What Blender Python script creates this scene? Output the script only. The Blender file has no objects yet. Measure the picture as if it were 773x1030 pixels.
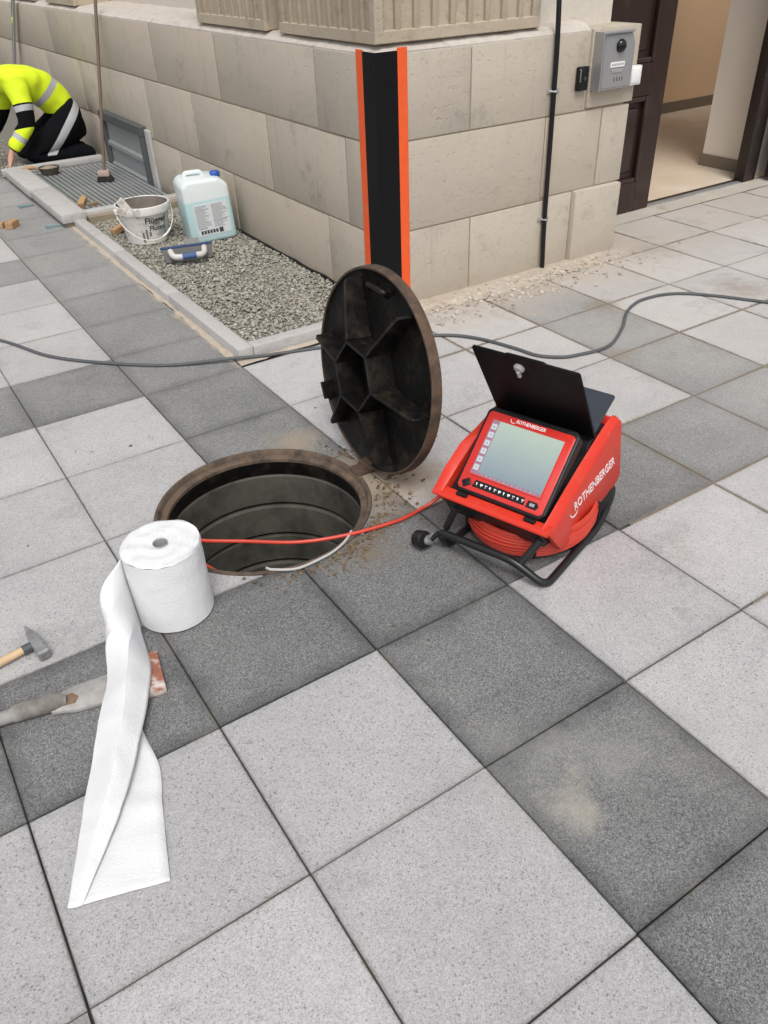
import bpy, bmesh, math, random
from mathutils import Vector, Matrix, noise
import numpy as np
random.seed(7); np.random.seed(7)
PI = math.pi; R = math.radians
scene = bpy.context.scene
C = scene.collection

# ---------------------------------------------------------------- camera
cam_d = bpy.data.cameras.new('camera'); cam = bpy.data.objects.new('camera', cam_d); C.objects.link(cam)
right = Vector((0.8360898, -0.5475815, -0.0332911)); down = Vector((-0.3424847, -0.4736003, -0.8114228)); fwd = Vector((0.4285534, 0.6898241, -0.5835107))
m = Matrix.Identity(4)
for k in range(3):
    m[k][0] = right[k]; m[k][1] = -down[k]; m[k][2] = -fwd[k]
m.translation = Vector((-0.8512258, -1.4413080, 1.6976547))
cam.matrix_world = m
cam_d.sensor_fit = 'VERTICAL'; cam_d.sensor_height = 24.0; cam_d.lens = 802.964 / 1030 * 24.0
cam_d.clip_start = 0.05; cam_d.clip_end = 300
scene.camera = cam

# ---------------------------------------------------------------- sky, sun, exposure
SUN_EL, SUN_AZ = R(58), R(205)           # direction towards the sun: azimuth from +Y clockwise
world = bpy.data.worlds.new('World'); scene.world = world; world.use_nodes = True
wn = world.node_tree; bg = wn.nodes['Background']
sky = wn.nodes.new('ShaderNodeTexSky'); sky.sky_type = 'NISHITA'; sky.sun_disc = False
sky.sun_elevation = SUN_EL; sky.sun_rotation = SUN_AZ; sky.air_density = 1.0; sky.dust_density = 3.0; sky.ozone_density = 1.0
hs = wn.nodes.new('ShaderNodeHueSaturation'); hs.inputs['Saturation'].default_value = 0.22
wn.links.new(sky.outputs[0], hs.inputs['Color']); wn.links.new(hs.outputs[0], bg.inputs['Color'])
bg.inputs['Strength'].default_value = 0.13
sl = bpy.data.lights.new('sun', 'SUN'); sl.energy = 1.35; sl.angle = R(24); sl.color = (1.0, 0.965, 0.92)
so = bpy.data.objects.new('sun', sl); C.objects.link(so)
to_sun = Vector((math.sin(SUN_AZ) * math.cos(SUN_EL), math.cos(SUN_AZ) * math.cos(SUN_EL), math.sin(SUN_EL)))
so.rotation_euler = to_sun.to_track_quat('Z', 'Y').to_euler(); so.location = to_sun * 20
scene.view_settings.view_transform = 'Standard'; scene.view_settings.look = 'None'
scene.view_settings.exposure = 0.36; scene.view_settings.gamma = 1.0; scene.view_settings.use_curve_mapping = False

# ---------------------------------------------------------------- node helpers and materials
class NT:
    def __init__(s, name):
        s.m = bpy.data.materials.new(name); s.m.use_nodes = True
        s.t = s.m.node_tree; s.b = s.t.nodes['Principled BSDF']
    def put(s, sock, v):
        if isinstance(v, bpy.types.NodeSocket): s.t.links.new(v, sock)
        elif isinstance(v, (tuple, list)):
            sock.default_value = tuple(v) + ((1,) if len(v) == 3 and len(sock.default_value) == 4 else ())
        else: sock.default_value = v
    def n(s, typ, ins=None, **props):
        x = s.t.nodes.new('ShaderNode' + typ)
        for k, v in props.items(): setattr(x, k, v)
        for k, v in (ins or {}).items(): s.put(x.inputs[k], v)
        return x
    def math(s, op, a, b=0.0, clamp=False):
        x = s.n('Math', {0: a, 1: b}, operation=op); x.use_clamp = clamp; return x.outputs[0]
    def mix(s, f, a, b, typ='MIX'):
        x = s.n('Mix', data_type='RGBA', blend_type=typ); s.put(x.inputs[0], f); s.put(x.inputs[6], a); s.put(x.inputs[7], b); return x.outputs[2]
    def ramp(s, f, a, b, c0=(0, 0, 0), c1=(1, 1, 1)):
        x = s.n('MapRange', {0: f, 1: a, 2: b, 3: 0.0, 4: 1.0}); x.clamp = True
        return x.outputs[0]
    def pos(s): return s.n('NewGeometry').outputs['Position']
    def obj(s): return s.n('TexCoord').outputs['Object']
    def noise(s, v, scale, detail=3, rough=.55): return s.n('TexNoise', {'Vector': v, 'Scale': scale, 'Detail': detail, 'Roughness': rough}).outputs[0]
    def vor(s, v, scale): return s.n('TexVoronoi', {'Vector': v, 'Scale': scale})
    def scale(s, v, xyz): return s.n('Mapping', {'Vector': v, 'Scale': xyz}).outputs[0]
    def sep(s, v): return s.n('SeparateXYZ', {0: v}).outputs
    def bump(s, h, strength=.3, dist=.004):
        s.put(s.b.inputs['Normal'], s.n('Bump', {'Height': h, 'Strength': strength, 'Distance': dist}).outputs[0])
    def out(s, col=None, rough=None, metal=None, spec=None):
        if col is not None: s.put(s.b.inputs['Base Color'], col)
        if rough is not None: s.put(s.b.inputs['Roughness'], rough)
        if metal is not None: s.put(s.b.inputs['Metallic'], metal)
        if spec is not None: s.put(s.b.inputs['Specular IOR Level'], spec)
        return s.m

def simple(name, col, rough=.5, metal=0, var=.12, scale=12, bump=0, bscale=200, grime=None, gscale=6, gt=(.55, .75), spec=.5):
    n = NT(name); p = n.obj()
    f = n.noise(p, scale, 4)
    c = n.mix(f, tuple(v * (1 - var) for v in col), tuple(min(1, v * (1 + var)) for v in col))
    if grime:
        c = n.mix(n.ramp(n.noise(p, gscale, 5, .65), *gt), c, grime)
    if bump: n.bump(n.noise(p, bscale, 3), bump, .002)
    r = n.math('ADD', n.math('MULTIPLY', n.noise(p, scale * 2, 3), .2), rough - .1)
    return n.out(c, r, metal, spec)

def dust_mask(n, p):
    x, y, z = n.sep(p)
    d = n.math('MULTIPLY', n.ramp(x, .9, 2.2), .80)
    d = n.math('ADD', d, n.math('MULTIPLY', n.ramp(y, .4, 4.2), .62))
    d = n.math('ADD', d, n.math('MULTIPLY', n.math('SUBTRACT', n.noise(p, 2.2, 5, .6), .5), .6))
    return n.math('MULTIPLY', d, 1.0, True)
def spot(n, p, cx, cy, r0, r1, amp=.5, sc=7):
    """ragged stain: 1 inside r0, 0 outside r1"""
    q = n.n('VectorMath', {0: p, 1: (cx, cy, 0)}, operation='DISTANCE').outputs['Value']
    q = n.math('ADD', q, n.math('MULTIPLY', n.math('SUBTRACT', n.noise(p, sc, 6, .68), .5), amp))
    return n.ramp(q, r1, r0)

def slab_mat(name, light):
    n = NT(name); p = n.pos(); o = n.obj()
    rnd = n.n('ObjectInfo').outputs['Random']
    g = n.sep(n.vor(p, 330).outputs['Color'])[0]; g2 = n.sep(n.vor(p, 400).outputs['Color'])[1]; g3 = n.sep(n.vor(p, 250).outputs['Color'])[2]
    fine = n.noise(p, 520, 2, .6)
    med = n.noise(p, 14, 4, .6)
    big = n.noise(p, 2.3, 4, .6)
    x, y, z = n.sep(o)
    ed = n.math('SUBTRACT', .25, n.math('MAXIMUM', n.math('ABSOLUTE', x), n.math('ABSOLUTE', y)))
    ew = n.math('ADD', ed, n.math('MULTIPLY', n.math('SUBTRACT', n.noise(p, 9, 3), .5), .06))
    rag = n.math('ADD', ed, n.math('MULTIPLY', n.math('SUBTRACT', n.noise(p, 60, 4, .65), .5), .018))
    if light:
        c = n.mix(g, (.375, .368, .37), (.535, .527, .525))
        c = n.mix(n.math('MULTIPLY', n.ramp(g2, .86, .97), .55), c, (.18, .18, .185))
        c = n.mix(n.math('MULTIPLY', n.ramp(g3, .955, .985), .7), c, (.17, .17, .175))
        c = n.mix(n.math('MULTIPLY', n.ramp(fine, .60, .75), .6), c, (.68, .67, .66))
        c = n.mix(n.math('MULTIPLY', n.ramp(ew, .035, .0), .22), c, (.24, .24, .24))
        c = n.mix(n.math('MULTIPLY', n.ramp(rag, .007, .003), .45), c, (.14, .135, .12))
        c = n.mix(n.math('MULTIPLY', dust_mask(n, p), .55), c, (.57, .535, .50))
    else:
        c = n.mix(g, (.085, .087, .088), (.255, .257, .253))
        c = n.mix(n.math('MULTIPLY', n.ramp(g2, .85, .97), .7), c, (.40, .40, .385))
        c = n.mix(n.math('MULTIPLY', n.ramp(fine, .58, .72), .6), c, (.33, .33, .32))
        c = n.mix(n.math('MULTIPLY', n.ramp(ew, .06, .0), .55), c, (.065, .067, .07))
        c = n.mix(n.math('MULTIPLY', n.ramp(rag, .007, .003), .5), c, (.04, .04, .038))
        c = n.mix(n.math('MULTIPLY', dust_mask(n, p), .78), c, n.mix(g, (.36, .35, .335), (.52, .505, .48)))
    t = n.math('ADD', n.math('MULTIPLY', rnd, .13), .90)
    t = n.math('ADD', t, n.math('MULTIPLY', n.math('SUBTRACT', big, .5), .30))
    t = n.math('ADD', t, n.math('MULTIPLY', n.math('SUBTRACT', med, .5), .16))
    cc = n.n('CombineColor', {0: t, 1: t, 2: t}).outputs[0]
    c = n.mix(1.0, c, cc, 'MULTIPLY')
    # sandy smears, soil round the manhole, dust at the wall foot, dried puddle marks
    st = n.ramp(n.noise(p, 1.3, 6, .68), .62, .78)
    c = n.mix(n.math('MULTIPLY', st, .4), c, (.36, .325, .275))
    for cx, cy, r0, r1, amp, f, col in ((.53, .76, .10, .30, .45, .9, (.37, .30, .22)), (.36, 1.20, .02, .16, .3, .7, (.36, .30, .225)), (.22, .42, .0, .14, .3, .75, (.20, .155, .105)), (.125, -.67, .0, .085, .34, .42, (.46, .42, .34)), (.12, -.74, .0, .05, .28, .38, (.46, .42, .34)), (.09, -.60, .0, .24, .6, .32, (.36, .355, .33)), (.30, -.66, .0, .2, .6, .3, (.36, .355, .33)), (.62, -.9, .0, .3, .6, .3, (.40, .38, .34)), (2.45, 1.5, .02, .14, .3, .75, (.27, .235, .185)), (2.07, 1.0, .02, .10, .2, .7, (.27, .235, .185)), (3.25, 1.2, .02, .2, .4, .6, (.27, .235, .185)), (3.4, 2.0, .02, .2, .4, .6, (.24, .205, .165))):
        c = n.mix(n.math('MULTIPLY', spot(n, p, cx, cy, r0, r1, amp), f), c, col)
    wx, wy, wz = n.sep(p)
    wall = n.math('ADD', wy, n.math('MULTIPLY', n.math('SUBTRACT', n.noise(p, 4.5, 6, .68), .5), .8))
    wall = n.math('MULTIPLY', n.ramp(wall, 1.62, 2.05), n.math('MULTIPLY', n.ramp(wx, 1.3, 1.6), n.math('ADD', n.math('MULTIPLY', n.ramp(wx, 3.9, 2.9), .6), .4)))
    c = n.mix(n.math('MULTIPLY', wall, .9), c, (.47, .40, .325))
    kb = n.math('ADD', n.math('SUBTRACT', .5, wx), n.math('MULTIPLY', n.math('SUBTRACT', n.noise(p, 9, 6, .7), .5), .16))
    kb = n.math('MULTIPLY', n.math('MULTIPLY', n.ramp(kb, .035, .0), n.ramp(wx, .52, .50)), n.ramp(wy, 1.9, 2.1))
    c = n.mix(n.math('MULTIPLY', kb, .9), c, (.40, .345, .28))
    sj = n.math('MULTIPLY', n.math('MULTIPLY', n.ramp(rag, .014, .007), n.ramp(wx, .95, 1.25)), n.ramp(n.noise(p, 3.5, 4, .6), .42, .56))
    c = n.mix(n.math('MULTIPLY', sj, .8), c, (.235, .20, .155))
    sj2 = n.math('MULTIPLY', n.ramp(rag, .010, .004), n.ramp(n.noise(p, 4.5, 4, .6), .54, .64))
    c = n.mix(n.math('MULTIPLY', sj2, .5), c, (.20, .175, .135))
    # shoe scuffs and water marks
    sc_ = n.ramp(n.noise(n.scale(p, (1.4, 5, 1)), 2.6, 7, .74), .60, .74)
    c = n.mix(n.math('MULTIPLY', sc_, .22), c, (.46, .45, .43))
    wm = n.math('MULTIPLY', n.ramp(n.noise(p, 2.9, 6, .7), .57, .62), n.ramp(n.noise(p, 2.9, 6, .7), .68, .62))
    c = n.mix(n.math('MULTIPLY', wm, .18), c, (.13, .13, .13))
    n.bump(n.math('ADD', n.math('ADD', g, fine), n.math('MULTIPLY', med, .6)), .5, .0025)
    return n.out(c, .88, 0, .25)

def stone_mat(name, a, b, stain, rough=.85, streak=(1, 1, 1)):
    n = NT(name); p = n.pos(); rnd = n.n('ObjectInfo').outputs['Random']
    v = n.n('VectorMath', {0: p, 1: n.n('CombineXYZ', {0: n.math('MULTIPLY', rnd, .9), 1: n.math('MULTIPLY', rnd, .7), 2: n.math('MULTIPLY', rnd, .3)}).outputs[0]}, operation='ADD').outputs[0]
    big = n.noise(v, 1.6, 5, .62)
    lay = n.noise(n.scale(v, (1.6, 1.6, 7)), 1.4, 4, .6)
    c = n.mix(n.ramp(n.math('ADD', n.math('MULTIPLY', big, .45), n.math('MULTIPLY', n.noise(p, 1.3, 5, .62), .55)), .38, .62), a, b)
    c = n.mix(n.math('MULTIPLY', n.ramp(lay, .48, .75), .36), c, stain)
    c = n.mix(n.math('MULTIPLY', n.ramp(n.noise(p, .9, 5, .65), .45, .68), .5), c, (.56, .475, .37))
    c = n.mix(n.math('MULTIPLY', n.ramp(rnd, .55, 1.0), .2), c, (.46, .37, .27))
    c = n.mix(n.math('MULTIPLY', n.ramp(n.noise(v, 4.2, 7, .76), .56, .68), .55), c, tuple(q * .74 for q in stain))
    c = n.mix(n.math('MULTIPLY', n.ramp(n.noise(n.scale(v, (9, 9, .8)), 1.6, 4, .6), .58, .70), .28), c, (.30, .265, .22))
    c = n.mix(n.math('MULTIPLY', n.ramp(n.noise(v, 2.6, 5, .7), .63, .70), .45), c, (.36, .27, .18))
    c = n.mix(n.math('MULTIPLY', n.ramp(n.noise(p, 55, 4, .65), .62, .72), .5), c, (.19, .16, .13))
    z = n.sep(p)[2]
    c = n.mix(n.math('MULTIPLY', n.ramp(n.math('ADD', z, n.math('MULTIPLY', n.noise(p, 5, 4), .2)), .25, .06), .45), c, (.46, .40, .33))
    g = n.noise(p, 260, 2)
    c = n.mix(n.math('MULTIPLY', g, .25), c, (.25, .22, .19))
    pits = n.ramp(n.noise(p, 38, 3, .6), .68, .60)
    n.bump(n.math('ADD', n.math('ADD', n.math('MULTIPLY', pits, .8), n.math('MULTIPLY', g, .4)), n.math('MULTIPLY', n.noise(p, 8, 4), 1.2)), .45, .006)
    return n.out(c, rough, 0, .25)

MT = {}
MT['light'] = slab_mat('light_slab', True); MT['dark'] = slab_mat('dark_slab', False)
MT['stone'] = stone_mat('sandstone', (.53, .465, .385), (.485, .435, .365), (.415, .365, .305))
MT['stone_warm'] = stone_mat('sandstone_warm', (.55, .485, .40), (.49, .44, .365), (.43, .385, .32))
MT['carved'] = stone_mat('carved_stone', (.52, .45, .34), (.44, .37, .28), (.33, .26, .18))
MT['mortar'] = simple('mortar', (.28, .23, .165), .9, var=.3, scale=9, bump=.5, bscale=150)
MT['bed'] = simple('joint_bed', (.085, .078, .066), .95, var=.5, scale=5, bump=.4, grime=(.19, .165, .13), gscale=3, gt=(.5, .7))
MT['sand'] = simple('joint_sand', (.20, .17, .135), .95, var=.3, scale=20, bump=.6, bscale=180)
MT['palesand'] = simple('pale_sand', (.45, .385, .31), .95, var=.25, scale=14, bump=.7, bscale=140, grime=(.33, .28, .22), gscale=9)
MT['render'] = simple('wall_render', (.60, .55, .48), .92, var=.12, scale=30, bump=.9, bscale=70)
MT['ledge'] = simple('ledge_mortar', (.52, .47, .42), .95, var=.25, scale=14, bump=.8, bscale=60, grime=(.36, .31, .27), gscale=11)
MT['kerb'] = simple('kerb_granite', (.44, .425, .41), .85, var=.2, scale=90, bump=.4, bscale=180, grime=(.33, .30, .26), gscale=7, gt=(.55, .8))
MT['black_paint'] = simple('black_paint', (.004, .0042, .0055), .55, var=.3, scale=20, bump=.15, bscale=120, spec=.2)
MT['orange'] = simple('orange_paint', (.82, .105, .018), .6, var=.12, scale=25, bump=.15, bscale=90, grime=(.70, .16, .06), gscale=14)
MT['iron'] = simple('cast_iron', (.0055, .005, .0045), .5, var=.5, scale=22, bump=.9, bscale=60, grime=(.036, .027, .018), gscale=11, gt=(.50, .80), spec=.28)
MT['rust'] = simple('rusty_iron', (.105, .062, .038), .85, var=.5, scale=35, bump=.7, bscale=120, grime=(.05, .036, .026), gscale=16, gt=(.42, .62))
MT['rim'] = simple('frame_iron', (.13, .09, .062), .85, var=.4, scale=30, bump=.8, bscale=110, grime=(.045, .035, .028), gscale=12, gt=(.45, .65))
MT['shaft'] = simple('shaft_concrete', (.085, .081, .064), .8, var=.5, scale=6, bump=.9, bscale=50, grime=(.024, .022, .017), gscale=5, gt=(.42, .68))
MT['paper'] = None
n = NT('tissue_paper'); p = n.obj()
n.bump(n.math('ADD', n.n('TexVoronoi', {'Vector': p, 'Scale': 170}).outputs['Distance'], n.math('MULTIPLY', n.noise(p, 20, 4), 3.5)), .26, .003)
n.b.inputs['Subsurface Weight'].default_value = .0
MT['paper'] = n.out((.72, .722, .73), .95, 0, .1)
n = NT('paper_end'); p = n.obj()
o = n.n('VectorMath', {0: n.scale(p, (1, 1, 0))}, operation='LENGTH').outputs['Value']
rr = n.math('ADD', n.math('MULTIPLY', o, 900), n.math('MULTIPLY', n.noise(p, 20, 2), 6))
rings = n.math('SINE', rr)
n.bump(n.math('ADD', rings, n.math('MULTIPLY', n.noise(p, 60, 3), 5)), .16, .0015)
MT['paper_end'] = n.out(n.mix(n.ramp(n.noise(p, 30, 4), .58, .75), (.72, .72, .725), (.55, .54, .53)), .95, 0, .1)
MT['card'] = simple('cardboard_core', (.36, .35, .35), .9)
MT['red'] = simple('red_plastic', (.64, .032, .014), .36, var=.05, bump=.12, bscale=260, grime=(.60, .06, .03), gscale=10)
n = NT('red_plastic'); p = n.obj()
sc1 = n.ramp(n.noise(n.scale(p, (8, 90, 8)), 3, 4, .7), .66, .72); sc2 = n.ramp(n.noise(n.scale(p, (8, 14, 110)), 2.5, 4, .7), .67, .73)
c = n.mix(n.noise(p, 9, 4), (.60, .030, .013), (.67, .036, .016))
c = n.mix(n.math('MULTIPLY', n.math('MAXIMUM', sc1, sc2), .35), c, (.68, .16, .12))
c = n.mix(n.math('MULTIPLY', n.ramp(n.noise(p, 16, 6, .7), .54, .74), .28), c, (.42, .20, .15))
n.bump(n.noise(p, 260, 3), .12, .002)
MT['red'] = n.out(c, n.math('ADD', n.math('MULTIPLY', n.noise(p, 12, 5, .7), .3), .26), 0, .45)
MT['red_face'] = simple('red_bezel', (.60, .03, .022), .3, var=.05)
MT['black'] = simple('black_plastic', (.008, .008, .009), .42, var=.3, bump=.15, bscale=300, grime=(.03, .029, .027), gscale=20, gt=(.6, .85), spec=.35)
MT['black_gloss'] = simple('black_lid_plastic', (.004, .004, .0045), .5, var=.3, spec=.15)
MT['tube'] = simple('black_steel_tube', (.010, .010, .011), .35, var=.3, bump=.1, bscale=200)
MT['slate'] = simple('slate_plastic', (.030, .036, .048), .45, var=.2)
MT['white'] = simple('white_print', (.82, .82, .82), .5, var=.03)
MT['blue'] = simple('blue_plastic', (.02, .10, .42), .35, var=.1)
MT['chrome'] = simple('chrome', (.7, .7, .7), .2, metal=1, var=.05)
MT['steel'] = simple('dull_steel', (.36, .36, .36), .5, metal=.6, var=.25, scale=25, grime=(.22, .19, .16), gscale=14)
MT['redcable'] = simple('red_cable', (.56, .05, .028), .42, var=.1, scale=6)
MT['grey_cable'] = simple('grey_cable', (.085, .09, .095), .55, var=.2)
MT['white_cable'] = simple('white_cable', (.46, .45, .43), .5, var=.15)
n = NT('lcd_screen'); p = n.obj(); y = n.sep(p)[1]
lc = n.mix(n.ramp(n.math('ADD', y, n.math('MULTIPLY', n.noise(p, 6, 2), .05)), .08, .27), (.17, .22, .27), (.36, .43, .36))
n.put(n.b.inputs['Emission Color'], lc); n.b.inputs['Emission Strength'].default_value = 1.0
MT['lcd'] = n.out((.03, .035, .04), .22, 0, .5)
n = NT('lcd_toolbar'); n.put(n.b.inputs['Emission Color'], (.42, .22, .30)); n.b.inputs['Emission Strength'].default_value = .65
MT['lcd_bar'] = n.out((.05, .03, .04), .25)
n = NT('lcd_icon'); n.put(n.b.inputs['Emission Color'], (.55, .64, .68)); n.b.inputs['Emission Strength'].default_value = .7
MT['lcd_icon'] = n.out((.1, .1, .1), .25)
MT['darkgrey'] = simple('dark_grey_metal', (.075, .082, .085), .5, var=.15)
MT['midgrey'] = simple('mid_grey_metal', (.25, .26, .265), .5, var=.12)
n = NT('galvanised_grate'); p = n.obj()
c = n.mix(n.ramp(n.noise(n.scale(p, (6, .6, 1)), 3, 4), .35, .65), (.23, .26, .275), (.36, .36, .35))
MT['galv'] = n.out(c, .5, .35)
MT['wood'] = simple('pine_wood', (.40, .245, .125), .75, var=.25, scale=20, grime=(.36, .2, .09), gscale=25)
MT['darkwood'] = simple('dirty_wood', (.24, .17, .115), .85, var=.3, scale=20, grime=(.12, .09, .07), gscale=12)
MT['broomstick'] = simple('broom_stick', (.15, .105, .075), .7, var=.3, scale=8)
MT['handle'] = simple('ash_handle', (.60, .43, .255), .7, var=.2, scale=18, grime=(.42, .36, .30), gscale=22, gt=(.5, .75))
MT['bristle'] = simple('bristles', (.022, .021, .02), .95, var=.4, scale=80, bump=1, bscale=300)
MT['bucket'] = simple('dirty_white_plastic', (.74, .72, .68), .6, var=.1, scale=9, grime=(.33, .29, .24), gscale=11, gt=(.52, .68))
MT['bucket_in'] = simple('bucket_dirt', (.19, .165, .14), .95, var=.4, scale=18, bump=.6, bscale=60, grime=(.04, .036, .03), gscale=10)
n = NT('jerrycan_plastic'); p = n.obj(); z = n.sep(p)[2]
jc = n.mix(n.ramp(z, .278, .292), (.50, .68, .695), (.70, .755, .755))
n.b.inputs['Transmission Weight'].default_value = 0; n.b.inputs['Subsurface Weight'].default_value = .15; n.b.inputs['Subsurface Radius'].default_value = (.03, .05, .05)
MT['can'] = n.out(jc, .32)
MT['ink'] = simple('dark_print', (.045, .047, .05), .6)
MT['ink2'] = simple('grey_print', (.30, .31, .32), .6)
MT['label'] = simple('paper_label', (.66, .69, .70), .55, var=.04)
MT['hivis'] = simple('hi_vis_fabric', (.70, .87, .015), .75, var=.1, scale=6, bump=.3, bscale=40)
MT['silver'] = simple('reflective_tape', (.42, .42, .43), .5, var=.08)
MT['navy'] = simple('black_fabric', (.0055, .0058, .0075), .95, var=.3, bump=.3, bscale=50, spec=.12)
MT['skin'] = simple('skin', (.55, .30, .21), .55, var=.08)
MT['hair'] = simple('hair', (.05, .032, .02), .8)
MT['door'] = simple('dark_brown_paint', (.030, .014, .011), .33, var=.25, scale=8, bump=.15, bscale=30, grime=(.055, .038, .032), gscale=4, gt=(.55, .8))
MT['frame_wood'] = simple('door_frame_paint', (.022, .014, .012), .5, var=.3, scale=14, grime=(.16, .14, .12), gscale=22, gt=(.64, .74))
MT['inner_wall'] = simple('corridor_paint', (.80, .60, .40), .8, var=.05, scale=3)
MT['inner_white'] = simple('lobby_paint', (.80, .74, .66), .8, var=.04, scale=3)
MT['inner_floor'] = simple('corridor_floor', (.60, .49, .37), .6, var=.1, scale=4, grime=(.66, .58, .48), gscale=2.2, gt=(.45, .7))
MT['skirting'] = simple('skirting_tile', (.20, .17, .135), .6)
MT['threshold'] = simple('worn_concrete', (.44, .40, .345), .92, var=.18, scale=5, bump=.6, bscale=60, grime=(.26, .22, .18), gscale=3.5, gt=(.58, .74))
MT['intercom'] = simple('brushed_aluminium', (.40, .40, .405), .42, metal=.55, var=.06, scale=30)
MT['glass_black'] = simple('lens_black', (.006, .006, .007), .08)
MT['white_plastic'] = simple('white_plastic', (.80, .80, .78), .35, var=.03)
MT['clip'] = simple('zinc_clip', (.5, .5, .5), .4, metal=.6)
n = NT('gravel_stone'); rnd = n.n('NewGeometry').outputs['Random Per Island']; p = n.pos()
c = n.mix(n.ramp(rnd, 0, .6), (.25, .245, .205), (.40, .39, .34)); c = n.mix(n.ramp(rnd, .62, .7), c, (.33, .29, .21)); c = n.mix(n.ramp(rnd, .84, .88), c, (.50, .48, .42)); c = n.mix(n.ramp(rnd, .94, .96), c, (.15, .15, .14))
c = n.mix(n.math('MULTIPLY', n.noise(p, 150, 2), .4), c, (.3, .29, .26))
MT['gravel'] = n.out(c, .9, 0, .25)
MT['gravel_base'] = simple('gravel_fines', (.17, .16, .135), .95, var=.4, scale=60, bump=.6)
n = NT('rubble_chip'); rnd = n.n('NewGeometry').outputs['Random Per Island']
MT['rubble'] = n.out(n.mix(n.ramp(rnd, .2, .95), (.34, .30, .255), (.56, .515, .46)), .95, 0, .2)
n = NT('soil_crumb'); rnd = n.n('NewGeometry').outputs['Random Per Island']
MT['soil'] = n.out(n.mix(rnd, (.11, .078, .05), (.23, .165, .105)), .95, 0, .2)

# ---------------------------------------------------------------- mesh helpers
def T(x=0, y=0, z=0): return Matrix.Translation((x, y, z))
def frame(o, x, y):
    x = Vector(x).normalized(); y = Vector(y); y = (y - x * x.dot(y)).normalized(); z = x.cross(y)
    M = Matrix.Identity(4)
    for k in range(3): M[k][0] = x[k]; M[k][1] = y[k]; M[k][2] = z[k]
    M.translation = Vector(o); return M
def box(bm, x0, x1, y0, y1, z0, z1, M=None, bevel=0, seg=1):
    vs = [bm.verts.new(v) for v in ((x0, y0, z0), (x1, y0, z0), (x1, y1, z0), (x0, y1, z0), (x0, y0, z1), (x1, y0, z1), (x1, y1, z1), (x0, y1, z1))]
    fs = [bm.faces.new([vs[i] for i in f]) for f in ((3, 2, 1, 0), (4, 5, 6, 7), (0, 1, 5, 4), (1, 2, 6, 5), (2, 3, 7, 6), (3, 0, 4, 7))]
    if M is not None: bmesh.ops.transform(bm, matrix=M, verts=vs)
    if bevel:
        es = list({e for f in fs for e in f.edges})
        bmesh.ops.bevel(bm, geom=es, offset=bevel, segments=seg, affect='EDGES', profile=.5)
def prism(bm, poly, d0, d1, M=None, bevel=0, seg=1):
    """polygon in local x,y extruded along local z from d0 to d1"""
    a = [bm.verts.new((x, y, d0)) for x, y in poly]; b = [bm.verts.new((x, y, d1)) for x, y in poly]; k = len(poly)
    fs = [bm.faces.new(a[::-1]), bm.faces.new(b)] + [bm.faces.new((a[i], a[(i + 1) % k], b[(i + 1) % k], b[i])) for i in range(k)]
    if M is not None: bmesh.ops.transform(bm, matrix=M, verts=a + b)
    bmesh.ops.recalc_face_normals(bm, faces=fs)
    if bevel: bmesh.ops.bevel(bm, geom=list({e for f in fs for e in f.edges}), offset=bevel, segments=seg, affect='EDGES', profile=.5)
def spline(pts, per=8, closed=False):
    pts = [Vector(p) for p in pts]; k = len(pts); out = []
    rng = range(k if closed else k - 1)
    for i in rng:
        p0 = pts[(i - 1) % k] if closed or i > 0 else pts[i] * 2 - pts[i + 1]
        p1 = pts[i]; p2 = pts[(i + 1) % k]
        p3 = pts[(i + 2) % k] if closed or i + 2 < k else p2 * 2 - p1
        for s in range(per):
            t = s / per
            out.append(.5 * (2 * p1 + (p2 - p0) * t + (2 * p0 - 5 * p1 + 4 * p2 - p3) * t * t + (3 * p1 - p0 - 3 * p2 + p3) * t ** 3))
    if not closed: out.append(pts[-1])
    return out
def tube(bm, pts, r, seg=8, closed=False, cap=True):
    pts = [Vector(p) for p in pts]; k = len(pts); rings = []
    up = None
    for i, p in enumerate(pts):
        if closed: d = pts[(i + 1) % k] - pts[i - 1]
        else: d = pts[min(i + 1, k - 1)] - pts[max(i - 1, 0)]
        d.normalize()
        if up is None: up = d.orthogonal().normalized()
        up = (up - d * up.dot(d)); up = up.normalized() if up.length > 1e-6 else d.orthogonal().normalized()
        s = d.cross(up); rad = r[i] if isinstance(r, (list, tuple)) else r
        rings.append([bm.verts.new(p + (up * math.cos(2 * PI * j / seg) + s * math.sin(2 * PI * j / seg)) * rad) for j in range(seg)])
    for i in range(k if closed else k - 1):
        a = rings[i]; b = rings[(i + 1) % k]
        for j in range(seg): bm.faces.new((a[j], a[(j + 1) % seg], b[(j + 1) % seg], b[j]))
    if cap and not closed:
        bm.faces.new(rings[0][::-1]); bm.faces.new(rings[-1])
def lathe(bm, prof, seg=48, M=None, closed=False):
    rings = []; vs = []
    for r, z in prof:
        if r < 1e-5: v = bm.verts.new((0, 0, z)); rings.append([v]); vs.append(v)
        else:
            ring = [bm.verts.new((r * math.cos(2 * PI * j / seg), r * math.sin(2 * PI * j / seg), z)) for j in range(seg)]
            rings.append(ring); vs += ring
    fs = []
    pairs = list(zip(rings, rings[1:])) + ([(rings[-1], rings[0])] if closed else [])
    for a, b in pairs:
        for j in range(seg):
            q = (j + 1) % seg
            if len(a) == 1 and len(b) == 1: continue
            if len(a) == 1: fs.append(bm.faces.new((a[0], b[q], b[j])))
            elif len(b) == 1: fs.append(bm.faces.new((a[j], a[q], b[0])))
            else: fs.append(bm.faces.new((a[j], a[q], b[q], b[j])))
    bmesh.ops.recalc_face_normals(bm, faces=fs)
    if M is not None: bmesh.ops.transform(bm, matrix=M, verts=vs)
def cyl(bm, p0, p1, r, seg=16, r2=None):
    tube(bm, [p0, p1], [r, r if r2 is None else r2], seg)
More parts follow.
